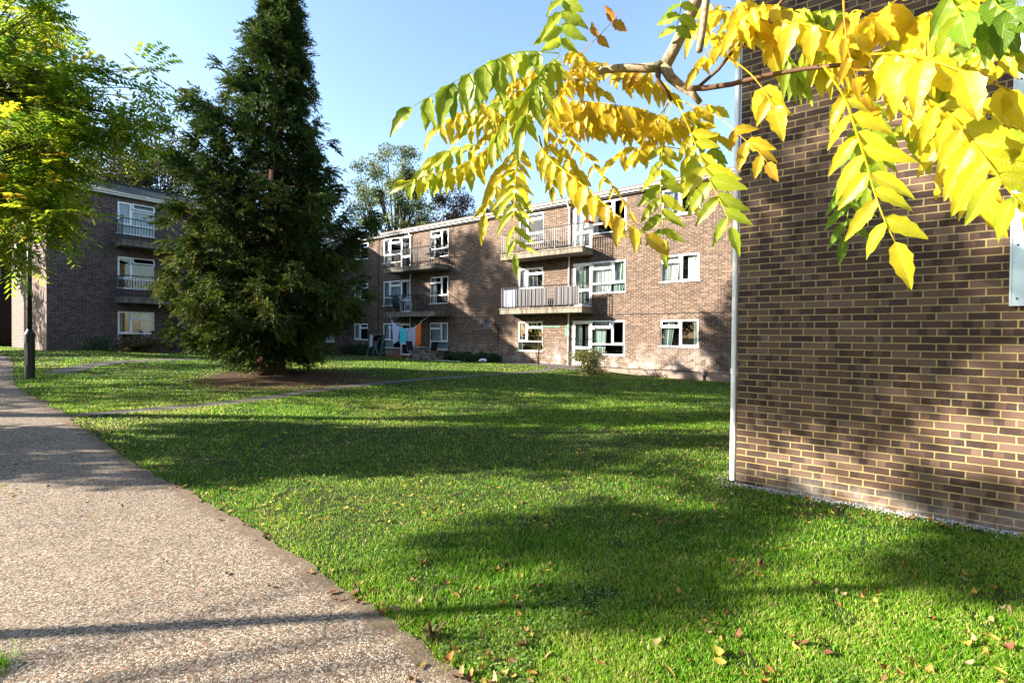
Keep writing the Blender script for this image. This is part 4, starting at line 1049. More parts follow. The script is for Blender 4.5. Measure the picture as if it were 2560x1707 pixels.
def compound(pts, pairs, L, tint, drp=.75, wr=.17, t0=.10, rach=.0022, curl=.25, spread=.85, term=True, tint2=None, gap=1.0, face=0.3, jit=.12):
    """one compound leaf: rachis through pts, leaflets hanging in pairs"""
    global fr_count
    R_ = np.array(densify3(pts, 14)); seg = np.r_[0, np.cumsum(np.linalg.norm(np.diff(R_, axis=0), axis=1))]; tot = seg[-1]
    V = []; Fc = []; UV = []; TT = []
    view = unit(np.array(EYE)-R_.mean(0))
    items = []
    for k in range(pairs):
        s = (t0+(1-t0)*(k+.5)/(pairs+.2))
        for sg in (-1, 1): items.append((s+rng.normal(0,.008)+sg*.006, sg, 1-.25*abs(2*(k/(max(1,pairs-1)))-1)))
    if term: items.append((1.0, 0, .85))
    for s, sg, ls in items:
        s = min(1.0, s); q = s*tot
        p = np.array([np.interp(q, seg, R_[:,i]) for i in range(3)])
        a = np.array([np.interp(min(tot, q+.02), seg, R_[:,i]) for i in range(3)])-np.array([np.interp(max(0, q-.02), seg, R_[:,i]) for i in range(3)])
        a = unit(a); sd = np.cross(a, view*face+np.array([0,0,1.0])*(1-face)); 
        if np.linalg.norm(sd) < .1: sd = np.cross(a, view)
        sd = unit(sd)
        if sg == 0: d = unit(a+np.array([0,0,-.3]))
        else: d = unit(sd*sg*spread+a*.45+np.array([0,0,-drp])+rng.normal(0,jit,3))
        nr = unit(np.cross(np.cross(d, unit(view*1.0+np.array([-.25,0,.35]))), d)+rng.normal(0,.20,3))
        l = L*ls*rng.uniform(.90,1.15)*1.04; w = l*wr*rng.uniform(.85,1.1)*1.05
        vs, uvs = leaflet(p, d, nr, l, w, curl*rng.uniform(.4,1.5), rng.normal(0,1,NS+1))
        b = len(V); V += vs; UV += uvs; tt = tint if tint2 is None else tint*(1-s)+tint2*s
        TT += [float(np.clip(tt+rng.normal(0,.05), 0, 1))]*len(vs)
        Fc += [tuple(b+i for i in f) for f in LF]
    # rachis tube
    mb = MB(); mb.tube(list(R_), list(np.linspace(rach, rach*.45, len(R_))), 6)
    b = len(V); V += [np.array(v) for v in mb.v]; Fc += [tuple(b+i for i in f) for f in mb.f]; TT += [min(1, max(.4, tint))]*len(mb.v); UV += [(0, 2)]*len(mb.v)
    me = bpy.data.meshes.new('compound_leaf'); me.from_pydata((np.array(V)-np.array(ash.location)).tolist(), [], Fc)
    at_ = me.attributes.new('tint', 'FLOAT', 'POINT'); at_.data.foreach_set('value', np.array(TT, 'f'))
    uvl = me.uv_layers.new(name='UVMap'); idx = np.empty(len(me.loops), 'i'); me.loops.foreach_get('vertex_index', idx)
    uvl.data.foreach_set('uv', np.array(UV, 'f')[idx].ravel())
    me.polygons.foreach_set('use_smooth', np.ones(len(me.polygons), bool))
    me.materials.append(M['leaf_near']); me.update()
    o = bpy.data.objects.new('compound_leaf', me); COL.objects.link(o); o.parent = ash; fr_count += 1
    return o
def densify3(pts, n):
    pts = [np.array(p, float) for p in pts]; out = []
    m_ = len(pts)-1
    for k in range(n+1):
        x = k/n*m_; i = min(int(x), m_-1); t = x-i
        p0 = pts[max(i-1,0)]; p1 = pts[i]; p2 = pts[i+1]; p3 = pts[min(i+2, m_)]
        out.append(.5*((2*p1)+(-p0+p2)*t+(2*p0-5*p1+4*p2-p3)*t*t+(-p0+3*p1-3*p2+p3)*t**3))
    return out
YEL, LIM, GRN, ORA = .66, .32, .14, .92
f6 = lambda L: [c6(*p) for p in L]
f7 = lambda L: [c7(*p) for p in L]
compound(f6([(935,300,1.85),(720,290,1.7),(560,345,1.55),(400,430,1.45),(250,520,1.38),(110,600,1.35)]), 8, .125, .34, drp=1.3, spread=.30, wr=.22)
compound(f6([(690,690,1.95),(620,745,1.9),(540,830,1.85),(400,920,1.8),(230,975,1.78),(80,1015,1.76)]), 13, .098, .66, drp=1.2, spread=.45, wr=.22, tint2=.46)
compound(f6([(940,310,1.9),(860,390,1.7),(800,500,1.55),(750,620,1.5),(725,720,1.48)]), 8, .12, .38, drp=1.0, spread=.5, wr=.17)
compound(f6([(900,330,1.85),(800,450,1.7),(700,600,1.6),(600,720,1.55),(570,800,1.5)]), 7, .11, .42, drp=1.0, spread=.4, wr=.14)
compound(f6([(820,600,1.95),(960,570,1.95),(1100,570,1.9),(1260,590,1.85),(1400,610,1.83),(1480,650,1.8)]), 12, .118, .70, drp=1.3, spread=.4, wr=.22)
compound(f6([(840,680,2.0),(960,690,1.95),(1080,670,1.9),(1200,690,1.9),(1330,720,1.85)]), 7, .09, .70, drp=1.3, spread=.5, wr=.2)
compound(f6([(800,770,1.95),(880,890,1.8),(1000,980,1.7),(1120,1080,1.62),(1230,1180,1.55),(1330,1260,1.5),(1420,1310,1.48)]), 10, .105, .52, drp=1.3, spread=.5, wr=.21, rach=.003, tint2=.9)
compound(f6([(715,790,1.95),(700,900,1.8),(688,1050,1.65),(684,1200,1.55),(688,1330,1.5),(690,1420,1.48)]), 11, .095, .62, drp=.75, spread=1.0, wr=.13, curl=.55, tint2=.34, face=1.0)
compound(f6([(705,800,1.95),(640,920,1.85),(590,1030,1.75),(540,1130,1.7),(520,1200,1.68)]), 5, .11, .68, drp=1.0, spread=.8, wr=.15, face=.8)
compound(f6([(1480,420,1.85),(1400,400,1.9),(1300,395,1.95),(1230,400,2.0)]), 5, .085, .76, drp=1.1, spread=.6, wr=.22)
compound(f6([(940,285,1.9),(948,180,1.8),(950,60,1.7),(955,-60,1.6)]), 4, .12, .36, drp=.9, spread=.9, wr=.21, face=.9, term=False)
compound(f6([(1050,310,1.9),(1120,240,1.8),(1200,160,1.7),(1310,42,1.6)]), 2, .075, .97, drp=.2, spread=.9, wr=.28, term=False, face=1.0, t0=.3, rach=.0016)
compound(f6([(860,860,1.9),(960,760,1.8),(1080,860,1.7),(1160,970,1.65),(1230,1040,1.6),(1330,1180,1.55)]), 8, .06, .7, drp=.8, spread=.8, wr=.15)
compound(f6([(1575,560,1.82),(1535,680,1.75),(1512,850,1.68),(1505,1000,1.62),(1508,1150,1.58),(1522,1340,1.55)]), 7, .098, .50, drp=.55, spread=1.05, wr=.19, face=1.0, t0=.38, tint2=.34)
compound(f6([(1590,555,1.82),(1650,690,1.72),(1715,850,1.6),(1780,1010,1.5),(1850,1150,1.45),(1900,1270,1.42)]), 7, .112, .66, drp=.6, spread=1.0, wr=.21, face=1.0, t0=.3, tint2=.34)
compound(f6([(1570,560,1.83),(1490,660,1.8),(1410,790,1.75),(1330,960,1.72)]), 2, .09, .72, drp=.8, spread=.8, wr=.22, face=.8, t0=.25, term=False)
compound(f6([(1560,540,1.83),(1520,640,1.9),(1500,740,1.9),(1440,800,1.9)]), 4, .09, .74, drp=.9, spread=.9, wr=.2, t0=.4)
compound(f6([(1620,-20,1.7),(1615,60,1.7),(1600,130,1.72),(1590,190,1.75)]), 3, .085, .34, drp=.1, spread=1.1, wr=.24, face=1.0, term=False)
compound(f6([(1000,400,1.95),(960,520,1.9),(900,600,1.85),(870,700,1.8)]), 6, .08, .66, drp=.9, spread=.8, wr=.2)
compound(f6([(960,330,1.95),(1010,290,1.9),(1060,330,1.85),(1110,400,1.8)]), 5, .08, .72, drp=.8, spread=.9, wr=.2)
compound(f6([(700,700,1.95),(600,640,1.9),(540,600,1.85),(480,560,1.8)]), 6, .08, .62, drp=1.1, spread=.5, wr=.2)
# right half
compound(f7([(625,372,1.5),(740,545,1.4),(800,720,1.32),(860,900,1.25),(910,1080,1.2),(965,1230,1.18),(1025,1355,1.16)]), 7, .122, .62, drp=.6, spread=.95, wr=.19, face=1.0, t0=.22, rach=.0032, tint2=.5)
compound(f7([(80,310,1.7),(210,410,1.6),(300,520,1.55),(345,600,1.5)]), 2, .12, .72, drp=.9, spread=.7, wr=.24, face=1.0, t0=.6, rach=.0026)
compound(f7([(-190,560,1.8),(30,655,1.7),(180,780,1.6),(260,850,1.55),(310,910,1.52)]), 3, .088, .86, drp=.7, spread=.85, wr=.22, face=1.0, t0=.5)
compound(f7([(330,120,1.6),(450,125,1.5),(560,148,1.45),(650,175,1.42),(760,200,1.4)]), 4, .115, .70, drp=1.1, spread=.5, wr=.24)
compound(f7([(370,255,1.9),(420,330,1.85),(450,400,1.85),(510,470,1.85)]), 5, .115, .34, drp=1.1, spread=.7, wr=.13, curl=.5)
compound(f7([(890,305,1.25),(1020,300,1.12),(1130,315,1.0),(1280,355,.95),(1400,400,.92),(1500,435,.9),(1640,495,.9),(1790,570,.9)]), 6, .112, .60, drp=1.1, spread=.55, wr=.24, rach=.0030, tint2=.66)
compound(f7([(1180,540,1.2),(1330,640,1.12),(1445,780,1.06),(1545,910,1.02),(1650,1050,1.0),(1760,1180,.98)]), 7, .112, .60, drp=.7, spread=.9, wr=.20, face=1.0, rach=.0032, tint2=.40)
compound(f7([(735,-10,1.3),(745,150,1.3),(775,330,1.3),(820,460,1.3),(900,590,1.3)]), 5, .055, .88, drp=.9, spread=.6, wr=.24, curl=1.1, rach=.0024)
compound(f7([(880,480,1.6),(885,700,1.55),(880,900,1.5),(870,1050,1.5)]), 6, .11, .30, drp=.9, spread=.8, wr=.16)
compound(f7([(1170,500,1.4),(1240,640,1.35),(1330,760,1.3),(1430,940,1.25),(1520,1090,1.22)]), 6, .12, .62, drp=.8, spread=.8, wr=.18, tint2=.72)
compound(f7([(1560,-60,1.1),(1590,20,1.05),(1650,60,1.0),(1760,90,.98)]), 3, .125, .14, drp=1.3, spread=.5, wr=.25, face=.8)
compound(f7([(1300,-80,1.2),(1350,20,1.15),(1380,60,1.1),(1400,110,1.05)]), 3, .12, .30, drp=1.0, spread=.6, wr=.22)
compound(f7([(1120,180,1.4),(1290,70,1.3),(1420,0,1.2),(1500,-60,1.2)]), 5, .11, .68, drp=.8, spread=.8, wr=.2)
compound(f7([(740,190,1.6),(850,130,1.5),(950,60,1.4),(1050,-10,1.35)]), 5, .12, .66, drp=.7, spread=.9, wr=.19)
compound(f7([(1350,180,1.8),(1360,300,1.8),(1370,400,1.8)]), 6, .10, .36, drp=.5, spread=1.0, wr=.14, curl=.6)
compound(f7([(1600,200,1.7),(1500,240,1.7),(1430,330,1.7),(1400,420,1.7)]), 6, .10, .28, drp=.8, spread=.9, wr=.15)
for (x, y, d, t_, k, az) in ((900,360,1.95,.70,5,3.4),(860,430,1.95,.66,5,3.0),(960,450,1.95,.72,5,.2),(820,520,1.95,.62,5,2.8),(760,640,1.95,.68,6,3.3),(640,660,1.95,.6,5,3.0),(900,640,1.98,.74,5,.1),(1000,620,1.98,.7,6,.1),(1130,650,1.95,.72,6,.0),(1280,660,1.92,.7,6,.1),
                       (880,760,1.95,.62,5,4.8),(960,840,1.9,.66,5,5.2),(700,560,1.9,.34,5,3.2),(1450,700,1.85,.7,5,.4),(1600,720,1.8,.66,5,.3),(1500,820,1.85,.68,4,3.0),(1640,640,1.85,.6,4,.8),(480,620,1.9,.64,5,3.2),(420,820,1.85,.46,5,3.3),(1010,380,1.9,.7,5,.6),(1330,440,1.95,.72,5,.1),(1700,700,1.8,.3,4,5.4),(1640,820,1.9,.5,5,5.0)):
    q = c6(x, y, d); ln = .24
    dv = np.array([math.cos(az), .1, math.sin(az)*.8+.05])
    compound([q-dv*ln*.3, q, q+dv*ln*.4+np.array([0,0,-.02]), q+dv*ln*.7+np.array([0,0,-.07])], k, .088*rng.uniform(.85,1.15), t_, drp=.9, spread=.75, wr=.20, face=.6)
compound(f7([(850,620,1.75),(820,820,1.7),(790,1000,1.68),(760,1200,1.66),(740,1320,1.65)]), 6, .115, .16, drp=.6, spread=.9, wr=.17, face=1.0)
compound(f7([(1240,420,1.7),(1300,560,1.65),(1400,700,1.6),(1480,800,1.6)]), 5, .11, .5, drp=.8, spread=.8, wr=.2)
# clusters at the top, filling the corner with leaves
for (x, y, d, t_, k) in ((60,60,2.0,.72,5),(150,20,1.65,.70,5),(250,120,1.6,.74,4),(20,180,2.1,.72,4),(330,30,1.6,.68,5),(90,250,1.7,.76,3),(480,60,1.7,.45,5),(640,60,1.7,.4,5),(800,60,1.5,.6,5),
                       (900,180,1.5,.68,5),(1000,90,1.4,.66,5),(1080,220,1.5,.6,5),(950,400,1.6,.68,4),(1040,560,1.5,.62,4),(1180,240,1.45,.7,4),(1230,60,1.35,.62,5),(1120,420,1.6,.45,4),(1290,300,1.6,.35,5),(1480,150,1.5,.35,5),
                       (1620,300,1.5,.6,4),(1500,560,1.4,.6,4),(560,260,1.8,.5,4),(640,300,1.9,.24,5),(760,330,1.8,.55,4),(980,700,1.6,.45,3),(1580,720,1.3,.42,3),(-10,30,2.3,.66,4),(-90,170,2.4,.70,3)):
    az = rng.uniform(0, 6.28); q = c7(x, y, d); ln = .26
    dv = np.array([math.cos(az)*.8, .15*math.sin(az), .15])
    compound([q-dv*ln*.5, q, q+dv*ln*.35+np.array([0,0,-.03]), q+dv*ln*.6+np.array([0,0,-.10])], k, .105*rng.uniform(.85,1.15), t_, drp=.9, spread=.75, wr=.20)
# upper crown of this tree, above and right of the view, unseen, enlarged to block sky light
cr = np.concatenate([ell(150, (2.6, -1.0, 6.2), (3.0, 2.2, 1.5), .2)])
C = np.repeat(cr, 4, axis=0); D = unit(rng.normal(size=C.shape)+np.array([0,0,-.2])); L = rng.uniform(.3,.5,len(C))
p, d, s, l = fronds(C, D, L, 6, .27)
leaves_mesh('crown', p, d, s, l, l*.18, M['leaf_near'], ash, np.clip(rng.normal(.55,.12,len(p)),0,1))
lm = MB()
for c in cr: lm.tube([(2.9,-.8,5.2), (np.array([2.9,-.8,5.4])+c)/2, c], [.02,.012,.004], 4, caps=False)
lm.build('limbs', M['limb_bark'], ash)

# ------------------------------------------------------------------ lamp posts
def lamp(x, y, h, label, grp='dark green lamp posts'):
    z = float(gz(x, y)); t = empty('lamp_post', (x, y, z), label, 'lamp post', grp)
    s = MB(); s.tube([(x,y,z-.1),(x,y,z+1.20),(x,y,z+1.24),(x,y,z+1.32)], [.105,.105,.09,.055], 16); s.build('base', M['lamp_green'], t, smooth=False)
    s = MB(); s.box(lambda u,o,zz: np.array([x+u, y-.1-o, z+zz]), -.045, .045, .0, .009, .35, .95); s.build('access_door', M['lamp_green'], t)
    s = MB(); s.tube([(x,y,z+1.3),(x,y,z+h)], [.055,.042], 12); s.build('pole', M['lamp_green'], t, smooth=True)
    s = MB(); s.tube([(x,y,z+h-.05),(x,y,z+h+.1),(x,y,z+h+.14)], [.06,.09,.20], 14); s.tube([(x,y,z+h+.42),(x,y,z+h+.5),(x,y,z+h+.56)], [.22,.12,.03], 14); s.build('lantern', M['lamp_green'], t)
    s = MB(); s.tube([(x,y,z+h+.13),(x,y,z+h+.42)], [.12,.19], 14); s.build('lamp_glass', M['white_plastic'], t, smooth=True)
lamp(-13.0, 13.25, 4.6, 'dark green lamp post on the lawn corner beside the path junction')
lamp(-7.6, 2.28, 4.6, 'dark green lamp post left of the near path, its shadow crossing the gravel')

# ------------------------------------------------------------------ things around the facades
def hang(name, label, cat, a, b, drop, mat, shift=0.0, tilt=0.0, grp=None):
    """cloth hanging from a to b; drop = lengths left and right"""
    n, m2 = 14, 10; vs = []
    a, b = np.array(a), np.array(b)
    for i in range(n+1):
        t = i/n; p = a+(b-a)*t; L = drop[0]*(1-t)+drop[1]*t
        for j in range(m2+1):
            s = j/m2; w = .035*math.sin(t*15+shift)*s+.02*math.sin(t*31+shift*2)*s
            q = p+np.array([0,0,-L*s])-dB*w+(-dA)*(tilt*s*(1-2*t)); vs.append(q)
    mb = MB(); mb.add(vs, [(i*(m2+1)+j, (i+1)*(m2+1)+j, (i+1)*(m2+1)+j+1, i*(m2+1)+j+1) for i in range(n) for j in range(m2)])
    return mb.build(name, M[mat], None, label, cat, grp, origin=tuple(a), smooth=True)
gT = 'washing on the line by the garden door'
o_ = 1.6
hang('bed_sheet', 'long pale lilac sheet pegged at the left end of the washing line', 'washing', MID(6.24,o_,2.50), MID(6.93,o_,2.16), (1.25,.75), 'towel_lilac', .3, .14, gT)
hang('towel', 'short turquoise towel on the washing line', 'washing', MID(6.94,o_,2.15), MID(7.52,o_,2.07), (.84,.78), 'towel_turquoise', 1.2, 0, gT)
hang('towel', 'grey towel between the turquoise and orange towels', 'washing', MID(7.54,o_,2.07), MID(8.22,o_,2.19), (.98,1.02), 'towel_grey', 2.2, .03, gT)
hang('towel', 'bright orange towel at the right end of the washing line', 'washing', MID(8.24,o_,2.20), MID(8.64,o_,2.45), (1.10,1.12), 'towel_orange', .8, .0, gT)
wl_ = empty('washing_line', MID(7.4, o_, 2.1), 'thin washing line sagging below the left balconies', 'washing line')
s = MB(); s.tube([MID(5.4,1.1,2.95), MID(6.22,o_,2.51), MID(6.94,o_,2.16), MID(7.53,o_,2.075), MID(8.22,o_,2.20), MID(8.66,o_,2.46), MID(9.0,1.1,2.95)], .005, 5); s.build('cord', M['white_plastic'], wl_)
for u, z in ((6.26,2.5),(6.9,2.18),(7.5,2.08),(7.56,2.08),(8.2,2.2),(8.28,2.22),(8.62,2.45)):
    s = MB(); s.box(MID, u-.012, u+.012, o_-.015, o_+.015, z-.04, z+.05); s.build('peg', M['white_plastic'], wl_)

def folding_chair(u, o, rz, label, frame='grey_metal'):
    z = float(gz(*MID(u,o,0)[:2])); b = MID(u, o, z); t = empty('folding_chair', b, label, 'chair', 'folding chairs on the lawn by the washing')
    c_, s_2 = math.cos(rz), math.sin(rz)
    def Q(x, y, zz): return b+np.array([x*c_-y*s_2, x*s_2+y*c_, zz])
    for sx in (-.25, .25):
        s = MB(); s.tube([Q(sx,-.24,0), Q(sx,.22,.46), Q(sx,.34,.95)], .012, 6); s.build('leg', M[frame], t)
        s = MB(); s.tube([Q(sx,.28,0), Q(sx,-.22,.46), Q(sx,-.26,.62)], .012, 6); s.build('leg', M[frame], t)
        s = MB(); s.tube([Q(sx*1.08,-.27,.63), Q(sx*1.08,.27,.66)], .018, 6); s.build('armrest', M['dark_fabric'], t)
    s = MB(); s.tube([Q(-.25,.30,.02), Q(.25,.30,.02)], .012, 6); s.tube([Q(-.25,-.24,.02), Q(.25,-.24,.02)], .012, 6); s.build('crossbar', M[frame], t)
    s = MB(); nn = 6
    prof = [(-.22,.44),(0,.41),(.2,.43)]
    s.add([Q(x,y,zz) for y, zz in prof for x in (-.24,.24)], [(0,1,3,2),(2,3,5,4)]); s.add([Q(x,y,zz-.012) for y, zz in prof for x in (-.24,.24)], [(0,1,3,2),(2,3,5,4)]); s.build('seat', M['dark_fabric'], t)
    s = MB(); prof = [(.21,.50),(.28,.72),(.34,.97)]
    s.add([Q(x,y,zz) for y, zz in prof for x in (-.24,.24)], [(0,1,3,2),(2,3,5,4)]); s.add([Q(x,y+.012,zz) for y, zz in prof for x in (-.24,.24)], [(0,1,3,2),(2,3,5,4)]); s.build('backrest', M['dark_fabric'], t)
folding_chair(8.42, 1.9, 2.5, 'folding chair with dark fabric seat left of the small garden table', 'grey_metal')
folding_chair(9.5, 1.75, -2.2, 'dark folding chair right of the small garden table')
def garden_table(u, o, label, P=MID, zz0=None, top='grey_metal', r=.42, h=.66, grp=None):
    z = float(gz(*P(u,o,0)[:2])) if zz0 is None else zz0; b = P(u, o, z); t = empty('garden_table', b, label, 'table', grp)
    s = MB(); s.tube([b+np.array([0,0,h]), b+np.array([0,0,h+.025])], r, 20); s.build('tabletop', M[top], t)
    for k in range(4):
        a = k*math.pi/2+.5; s = MB(); s.tube([b+np.array([math.cos(a)*r*.8, math.sin(a)*r*.8, 0]), b+np.array([math.cos(a+2.4)*r*.55, math.sin(a+2.4)*r*.55, h])], .012, 6); s.build('leg', M['grey_metal'], t)
garden_table(8.98, 1.85, 'round metal garden table between the folding chairs')

# pushchair hung with clothes
z = float(gz(*MID(4.5,1.2,0)[:2])); b = MID(4.5, 1.2, z); t = empty('pushchair', b, 'dark blue pushchair loaded with clothes under the left garden window', 'pushchair')
def PP(u, o, zz): return MID(4.5+u, 1.2+o, z+zz)
for sx in (-.2, .2):
    s = MB(); s.tube([PP(-.30,sx,.08), PP(.0,sx,.5), PP(.34,sx,1.05), PP(.42,sx,1.08)], .013, 6); s.build('frame', M['grey_metal'], t)
    s = MB(); s.tube([PP(.30,sx,.08), PP(.05,sx,.55)], .013, 6); s.build('strut', M['grey_metal'], t)
    for ux in (-.3, .3):
        w = MB(); w.tube([PP(ux,sx-.02,.09), PP(ux,sx+.02,.09)], .09, 14); w.build('wheel', M['iron'], t)
s = MB(); s.tube([PP(.42,-.2,1.08), PP(.42,.2,1.08)], .015, 6); s.build('handlebar', M['iron'], t)
s = MB(); s.add([PP(u,o,zz) for u, zz in ((-.25,.45),(.02,.40),(.22,.95)) for o in (-.19,.19)], [(0,1,3,2),(2,3,5,4)]); s.build('seat', M['blue_paint'], t)
s = MB(); vs = [PP(.22-.42*math.sin(a)*1.0, o, .9+.36*math.cos(a)) for a in np.linspace(-.2,1.5,7) for o in (-.2,.2)]
s.add(vs, [(i*2,i*2+1,i*2+3,i*2+2) for i in range(6)]); s.build('hood', M['dark_fabric'], t)
hang('jacket', 'white and blue clothes hung over the left side of the pushchair', 'clothes', MID(4.08,1.45,z+1.28), MID(4.32,1.45,z+1.26), (.75,.6), 'towel_lilac', .2)
M['dark_green_cloth'] = cloth('dark_green_cloth', (.015,.07,.03)); M['black_cloth'] = cloth('black_cloth', (.012,.012,.016), .05)
hang('coat', 'dark green and black coat draped beside the pushchair', 'clothes', MID(4.85,1.35,z+1.30), MID(5.25,1.35,z+1.28), (1.1,.95), 'dark_green_cloth', 1.4, -.1)
hang('coat', 'black coat hanging next to the dark green coat', 'clothes', MID(4.7,1.40,z+1.22), MID(4.95,1.40,z+1.32), (.8,.7), 'black_cloth', 2.4, 0)
r_ = empty('clothes_airer', MID(4.95, 1.3, z), 'low metal clothes airer beside the pushchair', 'clothes airer')
for du in (0, .95):
    s = MB(); s.tube([MID(4.05+du*1.3,1.15,z), MID(4.08+du*1.28,1.4,z+1.3), MID(4.05+du*1.3,1.65,z)], .011, 6); s.build('leg', M['grey_metal'], r_)
s = MB()
for oo in (1.38, 1.45, 1.33): s.tube([MID(4.0,oo,z+1.28), MID(5.35,oo,z+1.28)], .007, 5)
s.build('rail', M['grey_metal'], r_)
# red brick step
s = MB(); s.box(MID, 4.6, 6.15, .03, .75, .2, .56); st_ = s.build('brick_step', M['terracotta'], None, 'low red brick step in front of the left garden door', 'step', origin=tuple(MID(5.3,.4,.4)))
# satellite dish
t = empty('satellite_dish', MID(12.35, .0, 2.35), 'grey satellite dish bracketed to the brick wall between the balcony stacks', 'satellite dish')
dn = unit(np.array([-.35,-.85,.35])); da = unit(np.cross(dn, [0,0,1])); db_ = np.cross(da, dn); dc = MID(12.2, .42, 2.36)
s = MB(); rings = 6; vs = [dc-dn*.07]
for i in range(1, rings+1):
    r = .26*i/rings
    for k in range(20): a = k/20*6.283; vs.append(dc+da*math.cos(a)*r+db_*math.sin(a)*r*1.08+dn*(.07*(i/rings)**2-.07))
fs = [(0, 1+k, 1+(k+1) % 20) for k in range(20)]+[(1+(i-1)*20+k, 1+i*20+k, 1+i*20+(k+1) % 20, 1+(i-1)*20+(k+1) % 20) for i in range(1, rings) for k in range(20)]
s.add(vs, fs); s.build('dish', M['dish_grey'], t, smooth=True)
s = MB(); s.tube([dc-db_*.30, dc+dn*.34-db_*.12], .010, 6); s.tube([dc+dn*.32-db_*.12, dc+dn*.40-db_*.09], .028, 8); s.build('feed_arm', M['grey_metal'], t)
s = MB(); s.tube([dc-dn*.07, MID(12.45,.2,2.3), MID(12.45,0,2.3)], .018, 6); s.build('bracket', M['iron'], t)
# folding green clothes rail on the wall
t = empty('clothes_rail', MID(16.5, 0, 2.15), 'green folded clothes airer arm on the wall beside the white downpipe', 'clothes rail')
s = MB(); s.tube([MID(15.66,1.0,2.19), MID(16.9,1.0,2.18)], .022, 6); s.tube([MID(16.9,1.0,2.18), MID(16.62,.03,2.17)], .014, 6); s.build('arm', M['green_plastic'], t)
s = MB(); s.box(MID, 16.6, 16.68, .004, .05, 1.75, 2.25); s.build('wall_bracket', M['green_plastic'], t)
# red flower trough on the railing
t = empty('flower_trough', MID(18.0, .55, 6.4), 'white trough of red geraniums hooked on the upper right balcony railing', 'planter')
s = MB(); s.box(MID, 17.95, 18.12, .25, .80, 6.40, 6.56); s.box(MID, 17.93, 18.14, .23, .82, 6.555, 6.575); s.build('trough', M['white_plastic'], t)
n_ = 240; C = np.c_[rng.uniform(17.93,18.14,n_), rng.uniform(.25,.8,n_), rng.uniform(6.56,6.72,n_)]; C = np.array([MID(*c) for c in C]); D = unit(rng.normal(size=(n_,3))+np.array([0,0,.6]))
leaves_mesh('leaves', C, D, perp(D), np.full(n_,.06), np.full(n_,.022), M['leaf_bush'], t, rng.random(n_)*.5)
n_ = 200; C = np.c_[rng.uniform(17.93,18.16,n_), rng.choice([.32,.45,.6,.75],n_)+rng.normal(0,.03,n_), rng.uniform(6.66,6.76,n_)]; C = np.array([MID(*c) for c in C]); D = unit(rng.normal(size=(n_,3)))
leaves_mesh('flowers', C, D, perp(D), np.full(n_,.045), np.full(n_,.02), M['petal_red'], t, rng.random(n_))
# pale screen cloths tied behind the lower right balcony railing
for k, (a, b_) in enumerate(((13.65,14.3),(14.36,16.15),(16.5,17.75))):
    s = MB(); sheet_curtain(s, MID, a, b_, 3.12, 3.93, .86, waves=5, amp=.02)
    o = s.build('balcony_screen', M['screen_cloth'] if k else M['towel_lilac'], None, ['pale blue cloth screen at the left end of the lower right balcony','long whitish cloth screen along the middle of the lower right balcony','whitish cloth screen at the right end of the lower right balcony'][k], 'screen', 'cloth screens on the balcony railing', origin=tuple(MID(a,.86,3.1)))
s = MB(); sheet_curtain(s, MID, 17.2, 17.86, 3.1, 3.6, .5, amp=.015)
# balcony furniture
def bal_chair(u, o, z, rz, label, mat='iron'):
    b = MID(u, o, z); t = empty('balcony_chair', b, label, 'chair', 'chairs on the balconies')
    c_, s_2 = math.cos(rz), math.sin(rz)
    def Q(x, y, zz): return b+np.array([x*c_-y*s_2, x*s_2+y*c_, zz])
    for x in (-.2,.2):
        for y in (-.2,.2): s = MB(); s.tube([Q(x,y,0), Q(x*.95,y*.95,.44)], .013, 6); s.build('leg', M[mat], t)
    s = MB(); s.box(Q, -.22, .22, -.22, .22, .43, .46); s.build('seat', M[mat], t)
    s = MB()
    for x in np.linspace(-.2,.2,6): s.tube([Q(x,.2,.45), Q(x,.27,.85)], .012, 5)
    s.tube([Q(-.22,.27,.85), Q(0,.28,.92), Q(.22,.27,.85)], .016, 6); s.build('backrest', M[mat], t)
bal_chair(8.6, .6, 5.60, 2.0, 'dark chair at the right end of the upper left balcony', 'iron')
garden_table(8.2, .55, 'small dark table on the upper left balcony', zz0=5.60, top='iron', r=.3, h=.62, grp='tables on the balconies')
bal_chair(16.2, .5, 5.62, 1.0, 'metal chair by the pillar pipe on the upper right balcony', 'iron_worn')
bal_chair(14.6, .5, 5.62, -2.0, 'metal chair at the left of the upper right balcony', 'iron_worn')
garden_table(15.3, .5, 'small metal table on the upper right balcony', zz0=5.62, top='white_plastic', r=.33, h=.6, grp='tables on the balconies')
bal_chair(6.4, .55, 3.04, 0.3, 'white plastic chair on the lower left balcony', 'white_plastic')
bal_chair(7.1, .5, 3.04, 2.6, 'dark metal chair on the lower left balcony', 'iron')
